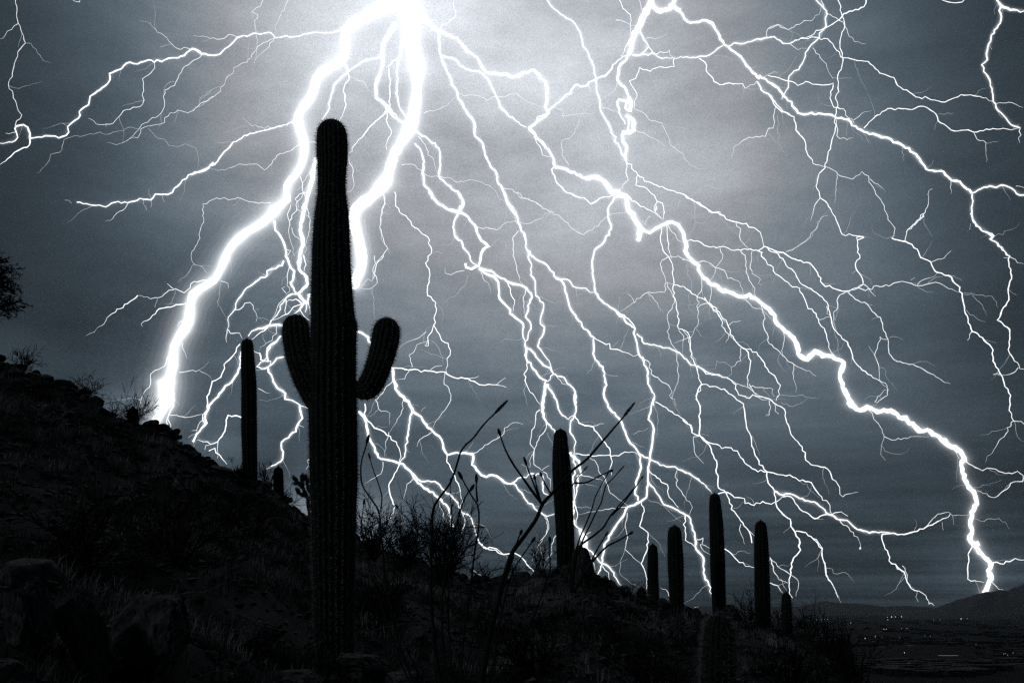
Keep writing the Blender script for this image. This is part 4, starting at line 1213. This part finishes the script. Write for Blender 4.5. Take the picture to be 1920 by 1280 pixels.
b 2 2 1665,730,1664,741,1654,747,1645,755,1640,753,1654,736,1658,731,1665,730
b 2 1 1474,472,1496,462,1514,448,1530,429,1532,416,1546,405,1553,404
b 3 2 1380,418,1388,435,1389,451,1400,463,1410,469
#lace|lace of thin lightning strands hanging beneath the bright right bolt
c 3 3 1289,452,1308,452,1327,462,1349,463,1358,462,1371,469,1389,469,1396,466,1418,469,1430,474
b 2 2 1350,465,1355,485,1342,501,1339,516,1330,526
t 1 1 1350,463,1361,454,1372,445
b 2 2 1280,487,1305,491,1325,491,1342,502,1358,507,1364,522,1383,526,1392,541,1394,554
b 3 2 1389,471,1397,479,1399,510,1411,535,1416,554,1427,568
b 2 2 1410,471,1408,491,1410,513,1421,519,1428,535
b 2 1 1394,560,1411,576,1430,582,1452,604
b 3 2 1428,569,1433,591,1432,613,1441,632,1442,644,1464,663,1474,672,1496,688,1518,694,1530,705
b 2 2 1468,619,1471,638,1466,657,1468,669
b 2 1 1488,682,1488,704,1492,722,1491,735
b 3 3 1241,422,1238,448,1243,469,1254,482,1260,494,1263,522,1262,538,1266,560,1269,582,1272,616,1288,622,1294,638,1294,657,1301,679,1307,691,1310,710,1315,719,1305,748,1313,760
b 3 3 1249,419,1252,451,1255,472,1260,485
b 3 2 1248,418,1260,435,1272,451,1285,454
b 3 2 1257,482,1241,488,1240,501,1244,513,1248,529,1262,533
b 2 2 1248,530,1246,548,1216,548,1204,554,1191,566,1176,576,1163,583
t 2 1 1190,568,1183,555,1177,551
t 2 1 1216,551,1227,563,1235,576,1244,585
b 2 1 1219,405,1210,422,1191,404
b 2 2 1251,529,1257,544,1265,560,1260,579,1251,591,1254,607,1251,622,1257,638,1269,660,1269,676,1272,710,1263,735,1260,748
b 3 3 1262,535,1282,537,1298,551,1319,560,1329,569,1344,582,1348,593,1360,604
b 2 2 1257,480,1272,480,1288,487,1304,493,1324,490,1341,501,1360,507
b 2 2 1315,519,1316,541,1307,557,1308,579,1310,601,1296,632
t 1 1 1305,616,1315,630
t 1 1 1288,494,1288,513,1298,529,1291,560,1291,576,1304,588
b 2 2 1333,535,1333,554,1330,569,1348,579
b 3 2 1327,568,1313,572,1307,582
t 2 1 1296,632,1279,637,1262,643
t 2 1 1272,619,1282,629,1280,660
t 1 1 1341,501,1341,513,1329,526
b 3 3 1321,557,1327,568,1342,576,1352,591,1364,607,1369,626,1380,641,1392,652,1408,654,1421,666,1439,691,1455,710,1463,722,1458,744,1458,742,1455,751
b 3 3 1327,568,1344,585,1355,604,1361,622,1377,638
t 2 1 1366,610,1374,603,1389,601
t 2 1 1366,626,1361,641
b 3 3 1391,652,1403,660,1407,682,1405,698,1401,707,1403,726
b 2 1 1389,652,1389,676,1371,688,1372,701,1363,707
t 1 1 1371,688,1358,679,1344,676,1341,691,1327,694
b 2 2 1280,618,1289,629,1294,651,1299,669,1308,685
#web|woven lightning strands crossing low in the sky above the slender cactus row
c 4 3 1316,720,1305,742,1313,761,1313,798,1311,814,1324,829,1335,848,1344,870,1347,914,1361,923,1368,936,1371,954,1386,970,1399,989,1407,1001,1410,1017
b 3 3 1280,787,1294,797,1297,811,1311,817,1328,829,1371,839,1386,851,1396,867,1421,884,1438,884,1468,890,1492,895,1499,901,1521,904,1533,923,1553,942,1560,964
b 3 3 1308,685,1324,701,1342,702,1361,707,1380,721,1385,740,1399,743,1399,745,1418,743,1442,747,1452,756,1471,767,1475,792,1483,814,1496,828,1510,848,1511,862,1527,872,1546,875,1558,889,1560,898,1571,908,1575,926,1580,931
b 2 1 1580,931,1592,925,1610,922
b 3 4 1314,721,1342,724,1358,729,1377,744,1394,757,1394,761,1397,782,1400,801,1408,817,1416,854,1430,873,1438,884,1439,898,1452,920,1455,945,1468,964,1482,973,1483,986,1491,997,1500,1017,1497,1036,1486,1051,1483,1073,1480,1092,1480,1111,1486,1120
b 2 2 1363,707,1380,719,1405,727,1418,741,1430,749,1442,748,1458,758
b 3 2 1405,720,1414,736,1430,743
b 2 2 1405,727,1411,723,1430,726,1449,729,1452,743
b 2 1 1442,750,1445,764,1442,778,1436,779,1438,776,1442,776
t 2 1 1453,758,1453,770,1460,776
b 1 1 1463,740,1480,742,1505,740,1518,745,1536,745
t 1 1 1464,754,1486,762,1505,754,1514,746
t 1 1 1410,817,1418,836,1424,854
b 4 4 1452,920,1468,928,1480,925,1499,934,1527,940,1541,951,1549,961,1568,972,1588,975,1608,992,1630,998,1652,997,1668,998,1680,1000
b 3 3 1468,931,1483,931,1496,948,1505,958,1527,972,1549,964,1577,959,1589,967
b 3 2 1560,964,1574,975,1592,989,1608,1006,1613,1020,1614,1028
t 3 3 1614,1028,1612,1028,1613,1025
b 3 3 1347,925,1363,922,1377,932,1396,934,1397,943,1414,947,1430,939,1446,945,1458,939,1471,926
b 3 3 1492,995,1511,998,1530,1014,1541,1028,1547,1061,1549,1076,1561,1095,1571,1120
t 1 1 1549,1064,1568,1076,1586,1073,1602,1089
b 3 2 1280,881,1289,886,1311,901,1330,917,1335,925
b 2 2 1311,817,1300,818,1302,845,1310,858,1319,868
b 3 3 1358,1028,1371,1037,1386,1054,1405,1061,1414,1064
t 1 1 1374,1039,1389,1032,1408,1036
b 2 1 1389,982,1386,992,1391,1004,1396,1020
b 3 2 1444,1045,1452,1073,1461,1086,1478,1093
b 2 2 1444,1045,1458,1061,1480,1075,1496,1087,1496,1104,1492,1117
b 3 2 1444,1092,1458,1097,1468,1111
t 2 1 1399,989,1408,997,1414,1004
b 4 3 1654,1001,1670,999,1689,1001,1714,996,1736,988,1758,977,1779,968,1782,963
b 3 3 1654,1001,1658,1022,1664,1032,1667,1051,1679,1057,1695,1072,1701,1091,1708,1102,1723,1107,1736,1116,1742,1133
b 3 2 1679,1057,1682,1066,1692,1072
t 2 1 1742,1130,1747,1130,1751,1135
b 2 1 1692,1060,1701,1076,1703,1094,1715,1104
t 1 1 1720,1107,1717,1118,1722,1127
t 1 1 1767,979,1768,993
b 3 1 1520,1005,1534,1016,1542,1027,1543,1048,1549,1066,1548,1077,1561,1094,1568,1113,1577,1129
b 1 1 1463,1084,1480,1120
t 2 1 1254,1117,1248,1104,1237,1100
b 2 1 1276,1172,1285,1150,1310,1137
#topknot|knotted tangle of lightning entering the top edge and snaking down in loops right of centre
c 12 8 1221,0,1218,12,1203,31,1199,47,1189,62,1183,84,1180,100
c 9 9 1222,9,1233,20,1255,17,1264,0
c 10 8 1255,16,1264,12,1275,20
b 4 4 1218,19,1208,38,1200,56,1194,66
t 3 3 1214,6,1205,25,1197,44
b 3 3 1189,62,1180,75,1171,91,1164,106
b 3 3 1227,6,1214,25,1205,41,1196,56,1188,81
b 3 3 1222,3,1208,19,1202,34,1192,53,1185,72,1177,88
b 3 3 1161,0,1168,16,1182,28,1182,50,1183,66
t 3 2 1155,38,1171,41,1183,48,1192,48
t 2 2 1199,0,1203,19
b 4 4 1199,58,1207,75,1216,88,1205,100,1186,103
t 2 1 1210,73,1227,73,1242,69,1252,62
b 6 6 1180,100,1171,116,1160,128,1158,150,1174,169,1182,184,1174,191,1161,186,1157,191,1161,212,1172,233
b 8 7 1182,188,1183,200,1183,208,1172,203,1174,194,1185,192
b 8 7 1174,216,1188,225,1189,244,1180,250,1169,247,1168,266,1174,272,1174,300
t 4 4 1178,225,1177,244,1171,250
b 3 3 1264,109,1264,125,1246,127,1230,128,1219,134,1199,127,1192,147,1180,152,1188,166,1194,175,1189,203
b 4 4 1186,103,1205,102,1227,100,1236,108,1261,109
b 3 3 1216,88,1227,103,1255,95,1263,109
t 1 1 1188,103,1186,125,1174,134,1164,144
b 2 1 1188,203,1211,216,1218,225,1241,231,1250,250,1261,275,1280,288,1292,309,1311,317,1327,316
t 1 1 1218,138,1233,169,1236,188,1244,200,1244,228
b 2 1 1192,244,1211,252,1230,262,1246,275
b 2 1 1157,156,1153,169,1138,180,1127,188
t 1 1 1124,152,1139,152,1155,162
t 2 1 1130,203,1149,208,1171,216
b 2 1 1105,159,1107,172
t 1 1 1121,194,1099,194,1086,219,1080,241
t 1 1 1111,216,1100,241,1100,253
t 1 1 1136,238,1125,259,1114,291,1107,308
#crosser|strong lightning bolt crossing from the top knot down to the right edge of the sky
c 6 6 1264,14,1280,28,1289,41,1311,42,1324,38,1336,44,1346,62,1358,84,1371,94,1389,106,1405,128,1424,148
c 6 5 1423,142,1440,154,1459,165,1474,184,1496,212,1515,214,1541,214,1564,218,1590,225,1609,242,1620,248,1642,253,1665,259,1688,270,1718,289,1736,317,1770,322,1785,339,1800,341,1822,362
c 4 4 1822,362,1845,351,1879,347,1898,354,1912,366,1920,366
b 4 4 1355,86,1336,100,1324,106,1299,108,1264,109
b 4 4 1364,88,1377,81,1396,82,1421,73,1452,69,1468,83,1480,83
t 3 2 1438,71,1439,56,1458,46,1471,52,1480,57
t 1 1 1292,43,1305,45,1316,56
b 4 3 1310,109,1325,123,1324,133,1339,153,1355,159,1368,156,1392,157,1397,166,1418,153
t 1 1 1392,156,1394,177
t 1 1 1336,103,1355,106,1377,113,1396,112
b 4 4 1419,153,1427,169,1446,180,1457,197,1468,209,1480,216
b 4 3 1440,176,1451,195,1466,210,1489,219,1492,244,1508,262,1515,292,1530,309,1549,313
b 3 2 1455,198,1452,212,1452,234,1438,247,1435,256,1418,256,1392,264,1375,275,1373,297
t 1 1 1458,216,1458,244,1461,272,1475,294
b 3 3 1440,142,1459,146,1481,152,1496,161,1511,153,1530,158,1549,159,1562,156,1556,184,1564,202,1581,204,1590,221,1601,231
b 3 3 1620,240,1639,221,1665,204,1691,204,1710,206,1729,199,1755,214,1759,227,1789,246,1815,244,1826,248,1849,242,1875,242,1898,244,1912,240
b 2 1 1826,249,1832,261,1849,268,1849,304
t 1 1 1851,269,1873,266
t 1 1 1759,214,1789,212
t 2 1 1601,225,1620,210,1635,208
t 1 1 1618,251,1631,270
t 1 1 1691,274,1695,302
t 2 1 1783,341,1783,364
b 4 4 1823,364,1822,390,1822,405,1830,424,1849,435,1864,442,1856,448,1871,456,1890,478
b 4 3 1820,400,1825,416,1839,431,1851,436,1862,444,1858,450,1870,455,1879,469,1893,480,1892,500,1897,522,1890,541,1892,562,1879,581,1870,600,1893,617,1892,641,1893,662,1911,684,1912,691,1920,692
t 2 1 1893,481,1920,495
t 2 1 1892,484,1882,483
t 1 1 1820,419,1818,431
b 2 1 1909,689,1904,697,1882,703,1862,702
b 2 1 1427,148,1446,138,1463,134
#ladder|slender lightning line ending in a knot, dropping from the top edge tangle on the right
c 3 3 1571,0,1575,8,1579,30,1584,49,1577,68,1575,90,1581,112,1571,142,1571,165,1566,184,1571,199,1566,218,1566,240,1560,262,1551,296,1547,315,1536,326,1530,349,1538,371,1552,382,1568,412,1579,439,1605,442,1620,444
b 3 3 1620,444,1606,445,1608,456,1612,484,1604,494,1606,506,1617,522,1618,533,1608,539,1586,547
t 3 3 1620,445,1614,448,1608,450
t 1 1 1604,508,1597,513
b 3 2 1620,533,1629,541,1636,550,1642,556
b 3 2 1608,539,1623,545,1645,536,1667,536,1676,531,1692,527,1708,531,1720,536,1736,533,1761,531,1779,541,1801,548
t 1 1 1708,525,1715,520
t 2 1 1720,534,1729,525,1748,520,1756,512
t 1 1 1739,533,1758,519,1779,516
t 1 1 1720,538,1736,547,1751,548
b 3 2 1538,371,1526,390,1521,412,1519,414
b 1 1 1552,404,1539,409,1530,431,1515,450,1492,465,1470,473
b 3 2 1568,225,1571,244,1569,255,1588,262,1599,259
b 4 4 1530,0,1541,11,1551,28,1549,49,1532,75,1517,90,1506,116,1498,131,1489,133,1478,150,1478,165,1466,186
t 3 2 1539,0,1549,26,1568,34,1584,49,1592,69,1609,79,1624,83
b 4 3 1624,0,1620,13,1582,26,1568,41,1549,52,1515,69,1496,75,1481,82
b 3 2 1440,54,1459,47,1478,56,1508,39,1522,39,1538,22,1541,11
b 3 3 1440,71,1451,69,1468,81,1481,82,1508,71,1534,71,1552,73,1568,94,1584,109,1601,112,1628,116,1650,137,1676,146,1684,161,1710,176,1718,182,1740,184,1766,192,1789,184,1802,178,1826,180,1849,184,1868,194
b 2 2 1868,195,1898,193,1918,202
b 2 2 1524,90,1538,109,1549,120,1554,135,1562,148
t 2 1 1481,82,1496,94,1515,92
t 1 1 1560,146,1579,147,1598,147
b 2 2 1549,313,1568,322,1571,328,1590,334,1605,330,1616,322,1628,330,1629,341,1642,364,1658,386,1665,412,1678,428,1676,442,1671,446,1695,454
t 2 1 1569,328,1568,356,1564,381
t 2 1 1631,336,1650,349,1661,360
b 4 3 1673,447,1690,452,1698,453,1720,467,1726,483,1745,491,1750,503,1758,511,1779,517,1795,534,1804,550,1809,581,1820,616,1842,633,1862,656,1862,677,1876,702,1881,712,1895,741,1892,769,1901,789,1920,795
b 3 2 1697,452,1700,433,1720,416,1732,406,1731,400,1699,435,1729,409,1740,382,1740,364,1748,354
b 2 2 1747,491,1770,484,1784,470
b 1 1 1808,552,1829,553,1861,556,1873,577
t 1 1 1823,553,1842,572,1851,591
t 1 1 1812,581,1829,595,1848,603
t 2 1 1822,622,1814,638
t 2 1 1878,702,1862,702
t 1 1 1782,516,1801,523,1804,528
b 2 1 1900,788,1889,801,1886,813,1873,826,1861,848,1851,854,1848,866
#edge|lightning streak wandering down beside the top right corner of the sky
c 5 4 1869,0,1875,8,1877,38,1854,82,1851,112,1841,122,1856,150,1860,172,1868,202,1886,221,1896,234,1912,240
b 6 6 1873,6,1894,19,1920,21
b 3 2 1913,240,1909,259,1912,268
t 1 1 1854,84,1860,93
b 2 1 1905,349,1920,352
#topedge|tiny curl of lightning cut by the top edge near the right corner
c 3 3 1766,0,1791,6,1804,4,1808,0
"""
DIST = dict(trunk=3200,left=3000,arm=3300,low_arm=3100,corner=5200,topleft=5600,snarl=3600,hillstrike=3700,hidden=4300,lower=4200,ridge=4600,thread=3900,loops=4000,centre=4500,great=7300,descent=5200,lace=6200,web=6600,topknot=4900,crosser=5600,ladder=6000,edge=6400,topedge=6300)
def build_bolts():
    idx = 0; cur = None; allb = []
    for ln in BOLTS.strip().split('\n'):
        if ln[0] == '#':
            k, l = ln[1:].split('|'); cur = (k, l, []); allb.append(cur); continue
        p = ln.split(); q = [int(c) for c in p[3].split(',')]
        cur[2].append((p[0], float(p[1]), float(p[2]), list(zip(q[::2], q[1::2]))))
    for i, (k, l, st) in enumerate(allb): bolt(k, l, DIST[k], st, i + 1)
build_bolts()

# ---------------------------------------------------------------- air
def haze():
    b = MB(); x0, x1, y0, y1, z0, z1 = -9000, 9000, -60, 11500, -90, 7200
    b.add([(x0, y0, z0), (x1, y0, z0), (x1, y1, z0), (x0, y1, z0), (x0, y0, z1), (x1, y0, z1), (x1, y1, z1), (x0, y1, z1)],
          [(3, 2, 1, 0), (4, 5, 6, 7), (0, 1, 5, 4), (1, 2, 6, 5), (2, 3, 7, 6), (3, 0, 4, 7)])
    m = bpy.data.materials.new('haze'); m.use_nodes = True; t = m.node_tree; t.nodes.clear()
    v = t.nodes.new('ShaderNodeVolumePrincipled'); v.inputs['Color'].default_value = (.85, .93, 1, 1); v.inputs['Density'].default_value = 3e-5
    o = t.nodes.new('ShaderNodeOutputMaterial'); t.links.new(v.outputs[0], o.inputs['Volume']); m.cycles.homogeneous_volume = True
    tag(b.build('haze', m), 'thin night haze lying over the valley', 'haze', kind='stuff')
HAZE = True
if HAZE: haze()
